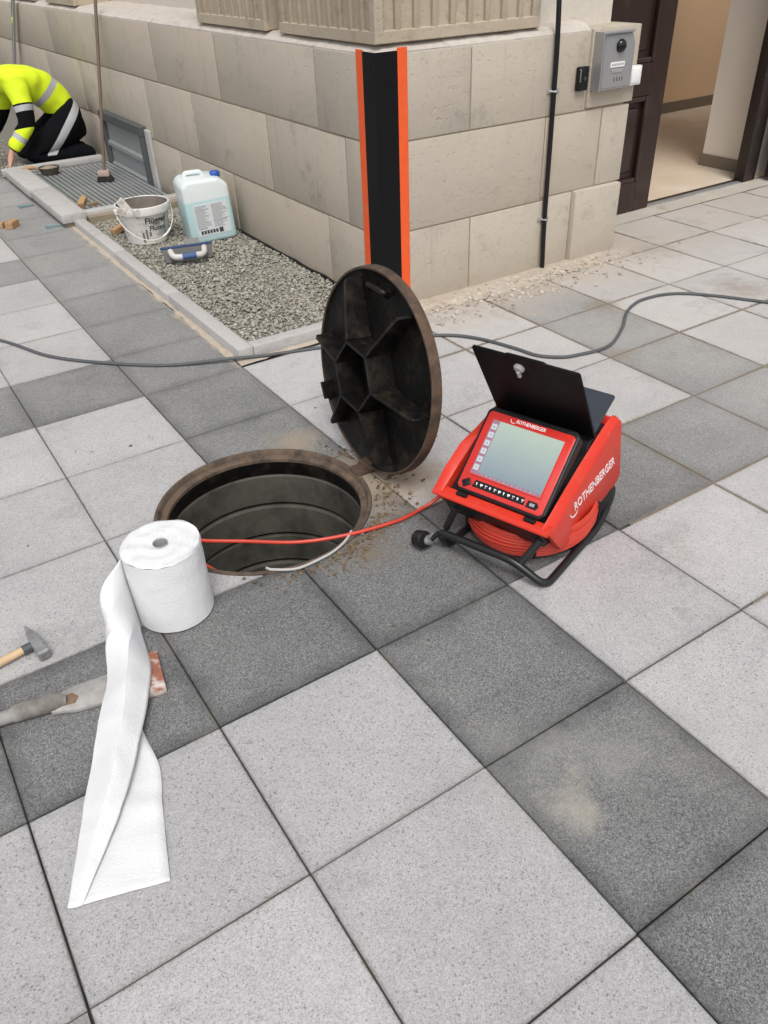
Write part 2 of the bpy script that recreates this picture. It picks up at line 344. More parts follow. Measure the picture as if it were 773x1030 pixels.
def BM(fn=None):
    b = bmesh.new()
    if fn: fn(b)
    return b
def link(name, me, parent=None):
    o = bpy.data.objects.new(name, me); C.objects.link(o)
    if parent is not None:
        o.parent = parent; o.matrix_parent_inverse = Matrix.Identity(4)
    return o
def obj(name, bm, mats, parent=None, smooth=True, ang=35):
    me = bpy.data.meshes.new(name)
    for f in bm.faces: f.smooth = smooth
    bm.to_mesh(me); bm.free()
    for q in (mats if isinstance(mats, (list, tuple)) else [mats]): me.materials.append(q)
    if smooth: me.set_sharp_from_angle(angle=R(ang))
    return link(name, me, parent)
def tag(o, label, cat=None, group=None):
    o['label'] = label
    if cat: o['category'] = cat
    if group: o['group'] = group
    return o
def thing(name, label, cat, loc=(0, 0, 0), group=None, M=None):
    o = bpy.data.objects.new(name, None); C.objects.link(o); o.empty_display_size = .05
    if M is not None: o.matrix_world = M
    else: o.location = loc
    return tag(o, label, cat, group)
def struct(o): o['kind'] = 'structure'; return o
def stuff(o): o['kind'] = 'stuff'; return o
def dup(o, name=None):
    c = o.copy(); C.objects.link(c)
    for ch in o.children:
        d = ch.copy(); C.objects.link(d); d.parent = c
        for g in ch.children:
            e = g.copy(); C.objects.link(e); e.parent = d
    return c
def text_bm(s, size, extrude=.0004, bold=.0, shear=0, align='CENTER'):
    cu = bpy.data.curves.new('lettering', 'FONT'); cu.body = s; cu.size = size; cu.extrude = extrude; cu.offset = bold; cu.shear = shear
    cu.align_x = align; cu.align_y = 'CENTER'; cu.resolution_u = 3
    o = bpy.data.objects.new('lettering', cu); C.objects.link(o)
    dg = bpy.context.evaluated_depsgraph_get()
    me = bpy.data.meshes.new_from_object(o.evaluated_get(dg)); bpy.data.objects.remove(o); bpy.data.curves.remove(cu)
    b = bmesh.new(); b.from_mesh(me); bpy.data.meshes.remove(me); return b
def xf(bm, M): bmesh.ops.transform(bm, matrix=M, verts=bm.verts[:]); return bm
def skin(verts, edges, radii, root=0, sub=2):
    me = bpy.data.meshes.new('skinrig'); me.from_pydata(verts, edges, [])
    o = bpy.data.objects.new('skinrig', me); C.objects.link(o)
    md = o.modifiers.new('s', 'SKIN'); md.use_smooth_shade = True
    for i, v in enumerate(me.skin_vertices[0].data):
        r = radii[i]; v.radius = r if isinstance(r, tuple) else (r, r); v.use_root = (i == root)
    sd = o.modifiers.new('d', 'SUBSURF'); sd.levels = sub; sd.render_levels = sub
    dg = bpy.context.evaluated_depsgraph_get()
    out = bpy.data.meshes.new_from_object(o.evaluated_get(dg)); bpy.data.objects.remove(o); bpy.data.meshes.remove(me)
    b = bmesh.new(); b.from_mesh(out); bpy.data.meshes.remove(out); return b
def band(bm, co, no, width, idx, box_=None):
    no = Vector(no).normalized(); co = Vector(co)
    for s in (-.5, .5):
        bmesh.ops.bisect_plane(bm, geom=bm.verts[:] + bm.edges[:] + bm.faces[:], plane_co=co + no * width * s, plane_no=no, dist=1e-5)
    for f in bm.faces:
        c = f.calc_center_median()
        if abs((c - co).dot(no)) < width / 2 and (box_ is None or box_(c)): f.material_index = idx
def chips(n, place, rmin, rmax, flat=.6, sub=1, jit=.28):
    """many small angular stones merged into one bmesh-free mesh"""
    b = bmesh.new(); bmesh.ops.create_icosphere(b, subdivisions=sub, radius=1)
    V = np.array([v.co[:] for v in b.verts]); F = np.array([[v.index for v in f.verts] for f in b.faces]); b.free()
    P = []; Q = []
    for i in range(n):
        x, y, z = place()
        r = rmin + (rmax - rmin) * random.random() ** 2
        s = np.array([r, r * random.uniform(.6, 1), r * random.uniform(flat * .6, flat)])
        v = V * (1 + np.random.uniform(-jit, jit, (len(V), 1))) * s
        a = random.uniform(0, 2 * PI); t = random.uniform(-.6, .6)
        ca, sa = math.cos(a), math.sin(a); ct, st = math.cos(t), math.sin(t)
        v = v @ np.array([[1, 0, 0], [0, ct, st], [0, -st, ct]]) @ np.array([[ca, sa, 0], [-sa, ca, 0], [0, 0, 1]])
        Q.append(F + len(P) * len(V)); P.append(v + np.array([x, y, z]))
    me = bpy.data.meshes.new('chips'); me.from_pydata(np.concatenate(P).tolist(), [], np.concatenate(Q).tolist()); return me

# ================================================================ SETTING: ground, paving, kerb, gravel
HX, HY, HR = .0554, .8613, .402       # manhole centre and clear radius of the paving
b = bmesh.new(); ZB = -.014
xs = [-40, -.645, .66, .755, 1.40, 40]; ys = [-40, .16, 1.56, 5.16, 6.98, 60]
for i in range(len(xs) - 1):
    for j in range(len(ys) - 1):
        x0, x1, y0, y1 = xs[i], xs[i + 1], ys[j], ys[j + 1]
        if j == 1 and i in (1, 2): continue
        if j == 3 and i in (2, 3): continue
        b.faces.new([b.verts.new(v) for v in ((x0, y0, ZB), (x1, y0, ZB), (x1, y1, ZB), (x0, y1, ZB))])
N = 96; ci = []; co_ = []
for k in range(N):
    a = 2 * PI * k / N; c, s = math.cos(a), math.sin(a); q = .7 / max(abs(c), abs(s))
    ci.append(b.verts.new((HX + .404 * c, HY + .404 * s, ZB))); co_.append(b.verts.new((max(-.645, min(.755, HX + q * c)), max(.16, min(1.56, HY + q * s)), ZB)))
for k in range(N): b.faces.new((ci[k], co_[k], co_[(k + 1) % N], ci[(k + 1) % N]))
ground = struct(obj('ground', b, MT['bed'], smooth=False))

pavement = struct(bpy.data.objects.new('pavement', None)); C.objects.link(pavement)
def slab_mesh(gap, seed, cut=None):
    bb = bmesh.new(); h = .25 - gap / 2
    box(bb, -h, h, -h, h, -.05, 0, None, .0022, 1)
    return bb
def finish_mesh(bb, mat, name='paving_slab'):
    me = bpy.data.meshes.new(name)
    bb.to_mesh(me); bb.free(); me.materials.append(mat); return me
slabs = {}
for kind in ('light', 'dark'):
    for gap in (.003, .0045, .013):
        slabs[kind, gap] = finish_mesh(slab_mesh(gap, 0), MT[kind])
def px(p):
    d = Vector(p) - m.translation; z = d.dot(fwd)
    return (386.5 + 802.964 * d.dot(right) / z, 515 + 802.964 * d.dot(down) / z, z)
far_bm = {'light': bmesh.new(), 'dark': bmesh.new()}
from mathutils import geometry
def cut_circle(bb, cx, cy, r):
    """cut a disc out of a slab mesh with an exact boolean"""
    me = bpy.data.meshes.new('t'); bb.to_mesh(me); bb.free(); o = link('t', me)
    cb = bmesh.new(); bmesh.ops.create_cone(cb, cap_ends=True, segments=96, radius1=r, radius2=r, depth=.4)
    xf(cb, T(cx, cy, 0)); cm = bpy.data.meshes.new('c'); cb.to_mesh(cm); cb.free(); co = link('c', cm)
    md = o.modifiers.new('b', 'BOOLEAN'); md.operation = 'DIFFERENCE'; md.solver = 'EXACT'; md.object = co
    dg = bpy.context.evaluated_depsgraph_get(); out = bpy.data.meshes.new_from_object(o.evaluated_get(dg))
    bpy.data.objects.remove(o); bpy.data.objects.remove(co)
    bb = bmesh.new(); bb.from_mesh(out); return bb
count = 0
for i in range(-14, 14):
    for j in range(-26, 7):
        x, y = i * .5 + .25, -j * .5 - .25
        if x > .5 and y > 2.05: 
            if not (y < 2.3 and x > .5): continue
        if x > 1.4 and y > 2.05 and not (x > 3.2 and y < 2.4): continue
        if .5 < x < 1.5 and y > 2.0: continue
        kind = 'dark' if (i % 4 == 0 or j % 4 == 3) and i < 8 and not (j == -5 and i > 5) else 'light'
        u, v, z = px((x, y, 0))
        rr = math.hypot(x - HX, y - HY)
        vis = z > .2 and -160 < u < 930 and -40 < v < 1190 and y < 9
        gap = .013 if (x > 1.1 and j < 1) else (.0045 if random.random() < .35 else .003)
        dx, dy, dz, rz = random.uniform(-.001, .001), random.uniform(-.001, .001), random.uniform(-.0012, .0012), random.uniform(-.0018, .0018)
        M = T(x + dx, y + dy, dz) @ Matrix.Rotation(rz, 4, 'Z')
        if vis and count < 296:
            if rr < HR + .36:
                bb = slab_mesh(gap, 0)
                if rr < .8: bb = cut_circle(bb, HX - x, HY - y, HR)
                me = finish_mesh(bb, MT[kind])
            else: me = slabs[kind, gap]
            o = link('paving_slab', me, pavement); o.matrix_local = M; count += 1
        elif abs(x) < 9 and y < 13:
            box(far_bm[kind], -.247, .247, -.247, .247, -.05, 0, M)
for kind in far_bm:
    o = stuff(obj('paving_slab', far_bm[kind], MT[kind], pavement, smooth=False))
# sand swept into the wide joints on the right
b = bmesh.new()
for x0, x1, y0, y1 in ((1.06, 8, -.98, 2.16),):
    b.faces.new([b.verts.new(v) for v in ((x0, y0, -.0045), (x1, y0, -.0045), (x1, y1, -.0045), (x0, y1, -.0045))])
struct(obj('joint_sand', b, MT['sand'], smooth=False))

b = bmesh.new(); b.faces.new([b.verts.new(v) for v in ((1.40, 1.995, -.0015), (3.25, 1.995, -.0015), (3.25, 2.20, -.0015), (1.40, 2.20, -.0015))]); struct(obj('sand_strip', b, MT['palesand'], smooth=False))
def smear(name, pts, z, mat, h=.004, rough=.25, seed=0, n=8):
    """low ragged-edged mound of loose material following a polyline of (x, y, halfwidth)"""
    bb = bmesh.new(); P = spline([(p[0], p[1], p[2]) for p in pts], n); rows = []
    for i, q in enumerate(P):
        d = (P[min(i + 1, len(P) - 1)] - P[max(i - 1, 0)]); d.z = 0; d.normalize(); s = Vector((-d.y, d.x, 0)); row = []
        for k in range(9):
            t = (k - 4) / 4
            w = q.z * (1 + rough * 2 * noise.noise(Vector((i * .45, t * 1.5 + (3 if t > 0 else 0), seed))))
            pz = z + h * (1 - t * t) * (1 + .8 * noise.noise(Vector((q.x * 14, q.y * 14 + t * 3, seed)))) - (.004 if abs(t) == 1 else 0)
            row.append(bb.verts.new((q.x + s.x * w * t, q.y + s.y * w * t, pz)))
        rows.append(row)
    for a, c in zip(rows, rows[1:]):
        for k in range(8): bb.faces.new((a[k], a[k + 1], c[k + 1], c[k]))
    bmesh.ops.recalc_face_normals(bb, faces=bb.faces[:])
    for f in bb.faces:
        if f.normal.z < 0: f.normal_flip()
    return obj(name, bb, mat)
struct(smear('sand_strip', [(.515, 5.1, .014), (.512, 4.3, .02), (.508, 3.6, .018), (.512, 3.0, .016), (.508, 2.5, .02), (.505, 2.12, .022)], .002, MT['palesand'], .003, .45, 1, 14))
struct(smear('sand_strip', [(.50, 2.05, .03), (.8, 2.055, .02), (1.3, 2.055, .03)], .002, MT['palesand'], .003, .4, 2, 10))
struct(smear('sand_strip', [(1.42, 2.14, .05), (1.7, 2.12, .09), (2.1, 2.10, .13), (2.5, 2.11, .12), (2.9, 2.13, .08), (3.15, 2.17, .02)], -.001, MT['palesand'], .007, .45, 3, 12))
# pale dusty scuff on the near dark slab
o = stuff(link('rubble_chips', chips(1100, lambda: (random.gauss(2.3, .48), 2.14 - abs(random.gauss(0, .16)), .003), .0013, .017), None)); o.data.materials.append(MT['rubble'])
tag(o, 'pale rubble chips scattered along the foot of the right wall', 'rubble')
def soil_pl():
    t = random.random()
    if t < .55:
        a = R(random.gauss(292, 22)); r = .415 + abs(random.gauss(0, .035)); return (HX + r * math.cos(a), HY + r * math.sin(a), .003)
    if t < .9:
        a = R(random.gauss(-15, 22)); r = .44 + abs(random.gauss(0, .08)); return (HX + r * math.cos(a), HY + r * math.sin(a), .004)
    if t < .95: return (random.uniform(-.2, 1), random.uniform(-.1, 1.5), .002)
    return (random.uniform(-1.3, 3.2), random.uniform(-1.2, 3.5) if random.random() < .5 else random.uniform(.8, 2), .001)
def soil_ok():
    while True:
        q = soil_pl()
        if math.hypot(q[0] - HX, q[1] - HY) > .41: return q
o = stuff(link('soil_crumbs', chips(640, soil_ok, .0018, .0095), None)); o.data.materials.append(MT['soil'])
tag(o, 'brown soil crumbs lying around the open manhole', 'soil')

# kerb
kerb = struct(bpy.data.objects.new('kerb', None)); C.objects.link(kerb)
def kstone(x0, x1, y0, y1, z0, z1, bev=.006):
    bb = bmesh.new(); box(bb, x0, x1, y0, y1, z0, z1, None, bev, 2); return obj('kerbstone', bb, MT['kerb'], kerb)
yy = [2.085, 3.07, 4.06, 5.03]
for a, c in zip(yy, yy[1:]): kstone(.522 + random.uniform(-.003, .003), .605, a + .003, c - .003, -.1, .05 + random.uniform(-.002, .002))
kstone(.608, 1.40, 2.087, 2.165, -.1, .048)
# gravel
b = bmesh.new(); 
for x0, x1, y0, y1 in ((.6, 1.47, 2.15, 5.03), (-2.0, 1.47, 7.1, 16)):
    b.faces.new([b.verts.new(v) for v in ((x0, y0, .003), (x1, y0, .003), (x1, y1, .003), (x0, y1, .003))])
struct(obj('gravel_bed', b, MT['gravel_base'], smooth=False))
def gr():
    if random.random() < .86:
        x, y = random.uniform(.615, 1.44), random.uniform(2.17, 5.02)
    else: x, y = random.uniform(-.2, 1.44), random.uniform(7.12, 9)
    return (x, y, .008 + .012 * noise.noise(Vector((x * 3, y * 3, 0))) + random.uniform(0, .008))
o = stuff(link('gravel', chips(13500, gr, .0045, .0135, .75), None)); o.data.materials.append(MT['gravel'])
tag(o, 'grey crushed gravel filling the bed between kerb and wall', 'gravel')

# ================================================================ BUILDING
XL, YR = 1.45, 2.18
bld = thing('building', 'pale sandstone building corner with carved blocks on its ledge and an open brown door', 'building', (XL, YR, 0))
bld.location = (0, 0, 0)
def part(name, bb, mat, parent=bld, **k): return obj(name, bb, mat, parent, **k)
b = bmesh.new()
box(b, XL + .0045, 3.185, YR + .0045, 2.62, 0, 1.235); box(b, XL + .005, 1.80, 2.60, 16, 0, 1.232)
part('wall_core', b, MT['mortar'], smooth=False)
Z = [-.05, .405, .855, 1.25]
top = [2.78, 4.1, 5.3, 6.73, 8.3, 9.9, 11.5, 13, 14.5, 16]
mid = [2.50, 3.44, 4.64, 5.62, 6.95, 7.5, 8.7, 10., 11.4, 13, 14.5, 16]
bot = [2.74, 4.07, 5.08, 5.76, 7.0, 8.3, 9.6, 11, 12.5, 14, 16]
def stone(x0, x1, y0, y1, z0, z1, mat='stone', jx=0, jy=0, g=None):
    g = g or (.0056 if mat == 'stone' and x1 < 1.9 else .0040)
    bb = bmesh.new(); box(bb, x0 + (g if x0 > XL + .05 else 0) + jx, x1 - g, y0 + (g if y0 > YR + .05 else 0) + jy, y1 - g, z0 + g, z1 - g, None, .004, 2)
    return part('stone_block', bb, MT[mat])
for (z0, z1), L, cx in (((Z[2], Z[3]), top, 2.03), ((Z[1], Z[2]), mid, 2.57), ((Z[0], Z[1]), bot, 2.05)):
    stone(XL, cx, YR, L[0], z0, z1, 'stone')
    for a, c in zip(L, L[1:]): stone(XL, XL + .3, a, c, z0, z1, 'stone', random.uniform(-.002, .003))
for x0, x1, z0, z1 in ((2.03, 2.60, Z[2], Z[3]), (2.60, 2.865, Z[2], Z[3]), (2.865, 3.245, .862, 1.262), (2.57, 3.01, .42, Z[2]), (3.01, 3.232, .42, Z[2]), (2.05, 2.60, Z[0], Z[1]), (2.60, 2.83, Z[0], .42)):
    stone(x0, x1, YR, 2.6, z0, z1, 'stone_warm', 0, random.uniform(-.002, .002) - (.008 if x0 > 2.8 and z0 > .8 else 0))
bb = bmesh.new(); box(bb, 2.835, 3.22, YR - .03, 2.6, -.05, .418, None, .012, 2); tag(part('stone_block', bb, MT['stone']), 'rough grey corner stone at the foot of the wall end')
# black membrane strip at the wall foot on the gravel side
b = bmesh.new(); pts = [(XL - .012, 2.16 + k * .06, .022 + .012 * noise.noise(Vector((k * .3, 0, 0)))) for k in range(50)]
for p, q in zip(pts, pts[1:]):
    b.faces.new([b.verts.new(v) for v in ((p[0], p[1], -.03), (q[0], q[1], -.03), q, p)])
    b.faces.new([b.verts.new(v) for v in (p, q, (q[0] + .02, q[1], q[2]), (p[0] + .02, p[1], p[2]))])
part('damp_proof_strip', b, MT['black'], smooth=False)
# mortar ledge, render above
def ledge(bb, x0, x1, y0, y1, z0, z1, axis, n=40):
    pass
b = bmesh.new()
def rough_top(bb, o, ex, ey, nx, ny, h0, h1, seed):
    o, ex, ey = Vector(o), Vector(ex), Vector(ey); g = []
    for i in range(nx + 1):
        r_ = []
        for j in range(ny + 1):
            t = (j / ny) ** 1.6; p = o + ex * (i / nx) + ey * t
            d = min(p.x - XL, p.y - YR)
            p.z += .003 + .030 * min(1, max(0, d - .006) / .05) + .03 * min(1, d / .4) + .008 * noise.noise(Vector((p.x * 9, p.y * 9, 2))) * min(1, d / .04); r_.append(bb.verts.new(p))
        g.append(r_)
    for i in range(nx):
        for j in range(ny): bb.faces.new((g[i][j], g[i + 1][j], g[i + 1][j + 1], g[i][j + 1]))
    lo = [bb.verts.new((v[0].co.x, v[0].co.y, 1.235)) for v in g]
    for i in range(nx): bb.faces.new((lo[i], lo[i + 1], g[i + 1][0], g[i][0]))
rough_top(b, (XL + .004, 16, 1.25), (0, -13.816, 0), (.42, 0, 0), 220, 10, .004, .05, 0)
rough_top(b, (XL + .424, YR + .004, 1.25), (.985, 0, 0), (0, .26, 0), 30, 8, .003, .04, 4)
b.faces.new([b.verts.new(v) for v in ((XL + .004, YR + .004, 1.235), (XL + .424, YR + .004, 1.235), (XL + .424, YR + .004, 1.252), (XL + .004, YR + .004, 1.252))])
bmesh.ops.recalc_face_normals(b, faces=b.faces[:])
part('ledge', b, MT['ledge'])
b = bmesh.new(); box(b, 1.83, 2.2, 2.40, 16, 1.235, 4.6); box(b, 1.831, 3.185, 2.36, 2.62, 1.2351, 4.6)
part('rendered_wall', b, MT['render'], smooth=False)
# carved fluted blocks standing on the ledge
def fluted(name, label, x0, x1, y0, y1, z0, z1, faces):
    t = bmesh.new(); d = .022
    box(t, x0 + d, x1 - d * (0), y0 + d, y1 - 0, z0 + .002, z1 - .002)
    rail = .055
    if 'x' in faces:      # flutes on the face that looks to -x
        k = 9; y0_, y1_ = y0, y1; w = (y1_ - y0_ - .05) / k
        box(t, x0, x0 + d + .01, y0_ + .003, y1_, z0, z0 + rail, None, .004); box(t, x0, x0 + d + .01, y0_ + .003, y1_, z1 - rail, z1, None, .004)
        for i in range(k + 1):
            yc = y0_ + .025 + i * w; hw = .016 if 0 < i < k else .03
            box(t, x0 + .001, x0 + d + .01, max(y0_ + .001, yc - hw), min(y1_ - .001, yc + hw), z0 + rail - .01, z1 - rail + .01, None, .007, 2)
    if faces == 'xy': box(t, x0 + .0005, x0 + .05, y0 + .0005, y0 + .05, z0 + .0005, z1 - .0005, None, .004)
    if 'y' in faces:
        k = 9; w = (x1 - x0 - .05) / k
        box(t, x0 + .002, x1, y0, y0 + d + .01, z0 + .001, z0 + rail, None, .004); box(t, x0 + .002, x1, y0, y0 + d + .01, z1 - rail, z1 - .001, None, .004)
        for i in range(k + 1):
            xc = x0 + .025 + i * w; hw = .016 if 0 < i < k else .03
            box(t, max(x0 + .002, xc - hw), min(x1 - .001, xc + hw), y0 + .001, y0 + d + .01, z0 + rail - .01, z1 - rail + .01, None, .007, 2)
    else:
        box(t, x0 + .004, x1, y0 + .008, y0 + d + .01, z0 + .002, z1 - .002, None, .004)
    return obj(name, t, MT['carved'], bld, ang=30)
o = fluted('fluted_block', '', 1.472, 2.50, 2.204, 3.19, 1.289, 2.15, 'xy'); o['label'] = 'fluted carved stone block on the corner of the ledge'
o = fluted('fluted_block', '', 1.47, 1.80, 3.36, 4.36, 1.289, 2.15, 'x'); o['label'] = 'fluted carved stone block beside the corner one'
fluted('fluted_block', '', 1.47, 1.80, 7.25, 8.25, 1.289, 2.15, 'x')
fluted('fluted_block', '', 1.47, 1.80, 8.75, 9.75, 1.289, 2.15, 'x')
# basement window in the left wall
win = part('basement_window', BM(lambda t: (box(t, 1.395, 1.452, 5.79, 5.86, -.3, .47, None, .004), box(t, 1.395, 1.452, 6.88, 6.95, -.3, .47, None, .004), box(t, 1.39, 1.452, 5.785, 6.955, .41, .485, None, .004))), MT['darkgrey'])
for z0, z1 in ((.225, .405), (.035, .205), (-.2, .015)):
    obj('panel', BM(lambda t: box(t, 1.43, 1.447, 5.862, 6.878, z0, z1, None, .003)), MT['midgrey'], win)
for z0 in (.208, .018): obj('rail', BM(lambda t: prism(t, [(1.408, z0 - .018), (1.446, z0 - .018), (1.446, z0 + .03), (1.43, z0 + .03), (1.408, z0 + .012)], -6.878, -5.862, Matrix.Rotation(PI / 2, 4, 'X'))), MT['midgrey'], win)
part('window_reveal', BM(lambda t: box(t, 1.425, 1.453, 5.68, 5.787, -.3, .465, None, .006)), MT['kerb'])
# doorway and corridor
YD = 2.68
part('corridor_floor', BM(lambda t: box(t, 3.0, 9.5, YD + .02, 5.2, -.1, .006)), MT['inner_floor'], smooth=False)
part('corridor_wall', BM(lambda t: box(t, 3.0, 9.5, 5.1, 5.25, .006, 3.0)), MT['inner_wall'], smooth=False)
part('corridor_wall', BM(lambda t: box(t, 9.4, 9.5, 2.7, 5.1, .006, 3.0)), MT['inner_wall'], smooth=False)
part('corridor_wall', BM(lambda t: box(t, 3.0, 3.1, 2.7, 5.1, .006, 3.0)), MT['inner_wall'], smooth=False)
part('corridor_ceiling', BM(lambda t: box(t, 2.95, 6.3, 2.785, 5.25, 3.0, 3.1)), MT['inner_white'], smooth=False)
part('corridor_ceiling', BM(lambda t: box(t, 8.3, 9.5, 2.785, 5.25, 3.0, 3.1)), MT['inner_white'], smooth=False)   # unseen gap between the two, added to let daylight into the corridor
part('lobby_wall', BM(lambda t: box(t, 5.46, 9.4, 2.76, 3.27, .006, 3.0)), MT['inner_white'], smooth=False)
part('skirting', BM(lambda t: box(t, 3.1, 9.4, 5.085, 5.1, .006, .11)), MT['skirting'], smooth=False)
part('skirting', BM(lambda t: (box(t, 5.445, 5.4601, 2.80, 3.285, .006, .10), box(t, 5.4602, 9.4, 3.27, 3.285, .006, .099))), MT['skirting'], smooth=False)
part('door_lintel', BM(lambda t: box(t, 3.22, 6.35, 2.5, 2.78, 2.9, 4.6)), MT['render'], smooth=False)
part('door_jamb', BM(lambda t: box(t, 6.35, 9.4, 2.16, 2.755, -.05, 4.6)), MT['render'], smooth=False)
part('door_threshold', BM(lambda t: (box(t, 4.1, 5.2, YD - .02, YD + .03, -.05, .014, None, .003),)), MT['steel'], smooth=False)
part('door_threshold', BM(lambda t: (box(t, 4.1, 5.25, YD + .03, YD + .075, -.05, .011),)), MT['black'], smooth=False)
def door_leaf(x0, x1, flip, label):
    d = part('door', BM(lambda t: box(t, x0, x1, YD, YD + .03, .012, 2.85)), MT['door'], smooth=False); d['label'] = label
    s0 = x0; s1 = x1
    def fr(t):
        box(t, x1 - .155, x1, YD - .028, YD - .0005, .012, 2.85, None, .004); box(t, x0, x0 + .155, YD - .028, YD - .0005, .012, 2.85, None, .004)
        for z0, z1 in ((.012, .22), (.77, .975), (2.65, 2.85)): box(t, x0 + .155, x1 - .155, YD - .027, YD - .0005, z0, z1, None, .004)
    obj('door_frame', BM(fr), MT['door'], d, smooth=False)
    def mould(t):
        for z0, z1 in ((.22, .77), (.975, 2.65)):
            for q in (x0 + .155, x1 - .155 - .03): box(t, q, q + .03, YD - .036, YD - .001, z0, z1, None, .009, 2)
            for q in (z0, z1 - .03): box(t, x0 + .186, x1 - .186, YD - .0355, YD - .001, q, q + .03, None, .009, 2)
    obj('moulding', BM(mould), MT['door'], d)
    for z0, z1 in ((.29, .70), (1.045, 2.58)): obj('door_panel', BM(lambda t: box(t, x0 + .225, x1 - .225, YD - .018, YD - .001, z0, z1, None, .012, 2)), MT['door'], d)
    return d
door_leaf(3.23, 4.10, 0, 'dark brown panelled door leaf left of the opening')
part('door_frame', BM(lambda t: (box(t, 5.215, 5.33, YD - .02, YD + .07, .0, 2.9, None, .006, 2), box(t, 5.33, 5.40, YD + .005, YD + .08, .0, 2.9, None, .006, 2))), MT['frame_wood'])
rd = part('door', BM(lambda t: box(t, 5.40, 6.34, 2.56, 2.61, .03, 2.85, None, .004)), MT['door'], smooth=False); rd['label'] = 'dark brown door leaf at the right edge'
obj('hinge', BM(lambda t: (cyl(t, (5.385, 2.585, .33), (5.385, 2.585, .47), .014), box(t, 5.386, 5.43, 2.552, 2.5595, .34, .46))), MT['steel'], rd)
# doorstep concrete
b = bmesh.new(); g = []
for i in range(37):
    r_ = []
    for j in range(9):
        x = 3.15 + i * .1; y = 2.505 + j * (YD - 2.525) / 8
        r_.append(b.verts.new((x, y, -.002 + .008 * (j / 8) + .003 * noise.noise(Vector((x * 4, y * 4, 0))))))
    g.append(r_)
for i in range(36):
    for j in range(8): b.faces.new((g[i][j], g[i + 1][j], g[i + 1][j + 1], g[i][j + 1]))
struct(obj('doorstep', b, MT['threshold']))

# corner guard: black and orange bands on both faces of the corner
cg = thing('corner_guard', 'black corner strip edged with bright orange bands on the wall corner', 'corner guard', (0, 0, 0))
zt = 1.262
obj('black_band', BM(lambda t: (box(t, XL - .005, XL + .0, YR - .005, 2.285, .0, zt), box(t, XL + .0, 1.575, YR - .005, YR + .0, .0, zt))), MT['black_paint'], cg, smooth=False)
tag(obj('orange_band', BM(lambda t: box(t, XL - .0042, XL + .0, 2.285, 2.345, .0, zt + .006)), MT['orange'], cg, smooth=False), 'orange band on the shaded left face')
tag(obj('orange_band', BM(lambda t: box(t, 1.575, 1.632, YR - .0042, YR + .0, .0, zt + .012)), MT['orange'], cg, smooth=False), 'orange band on the right face')

# fixtures on the right wall
cd = thing('cable_conduit', 'black cable conduit running straight up the right wall', 'conduit')
obj('pipe', BM(lambda t: tube(t, spline([(2.615, YR - .02, 0), (2.60, YR - .022, .3), (2.595, YR - .02, .9), (2.585, YR - .02, 1.3), (2.575, YR + .02, 1.8), (2.57, YR + .155, 2.4), (2.57, YR + .155, 4.5)], 8), .014, 10)), MT['black'], cd)
for z in (.30, .985): obj('clip', BM(lambda t: (tube(t, [(2.60 - .02 - z * .012 + .004, YR - .005, z), (2.598 - z * .008, YR - .039, z), (2.62 - z * .012, YR - .005, z)], .006, 6), box(t, 2.558, 2.645, YR - .008, YR + .001, z - .01, z + .01))), MT['clip'], cd)
ic = thing('intercom', 'silver door intercom box with round camera on the wall end', 'intercom', (2.885, YR - .008, .955))
def icb(t):
    M = Matrix.Rotation(PI / 2, 4, 'X')
    prism(t, [(0, 0), (.26, 0), (.26, .22), (.23, .285), (0.0, .285)], -.0, .055, M, .006, 2)
obj('housing', BM(icb), MT['intercom'], ic)
obj('hood', BM(lambda t: (box(t, -.005, .232, -.072, -.052, .277, .290, None, .003), box(t, -.007, 0.0, -.072, 0, .0, .290, None, .002))), MT['intercom'], ic)
obj('faceplate', BM(lambda t: prism(t, [(.018, .012), (.246, .012), (.246, .215), (.222, .272), (.018, .272)], .0552, .059, Matrix.Rotation(PI / 2, 4, 'X'), .001)), MT['intercom'], ic)
obj('camera_lens', BM(lambda t: lathe(t, [(.034, 0), (.034, .006), (.029, .016), (.018, .024), (0, .027)], 24, T(.14, -.059, .215) @ Matrix.Rotation(PI / 2, 4, 'X'))), MT['glass_black'], ic)
obj('name_plate', BM(lambda t: box(t, .075, .185, -.062, -.059, .112, .138)), MT['white_plastic'], ic, smooth=False)
obj('call_button', BM(lambda t: box(t, .09, .175, -.063, -.059, .084, .103, None, .002)), MT['clip'], ic, smooth=False)
obj('lettering', BM(lambda t: [box(t, .085 + k * .012, .093 + k * .012, -.0626, -.0619, .120, .130) for k in range(8)]), MT['ink2'], ic, smooth=False)
obj('speaker_grille', BM(lambda t: [box(t, .115 + k * .02, .121 + k * .02, -.0602, -.0589, .04, .06) for k in range(4)]), MT['darkgrey'], ic, smooth=False)
kr = thing('key_reader', 'small black key reader left of the intercom', 'key reader', (2.765, YR - .002, .965))
obj('housing', BM(lambda t: box(t, 0, .075, -.028, 0, 0, .12, None, .006, 2)), MT['black'], kr)
obj('shiny_edge', BM(lambda t: box(t, .006, .016, -.0295, -.027, .045, .108, None, .001)), MT['chrome'], kr)
obj('button', BM(lambda t: lathe(t, [(.012, 0), (.012, .003), (0, .004)], 16, T(.045, -.028, .06) @ Matrix.Rotation(PI / 2, 4, 'X'))), MT['slate'], kr)
sw = thing('light_switch', 'small white rocker switch below right of the intercom', 'switch', (3.135, YR - .01, .955))
obj('housing', BM(lambda t: box(t, 0, .115, -.035, 0, 0, .1, None, .006, 2)), MT['white_plastic'], sw)
obj('rocker', BM(lambda t: box(t, .03, .10, -.041, -.034, .012, .088, None, .003, 2)), MT['white_plastic'], sw)

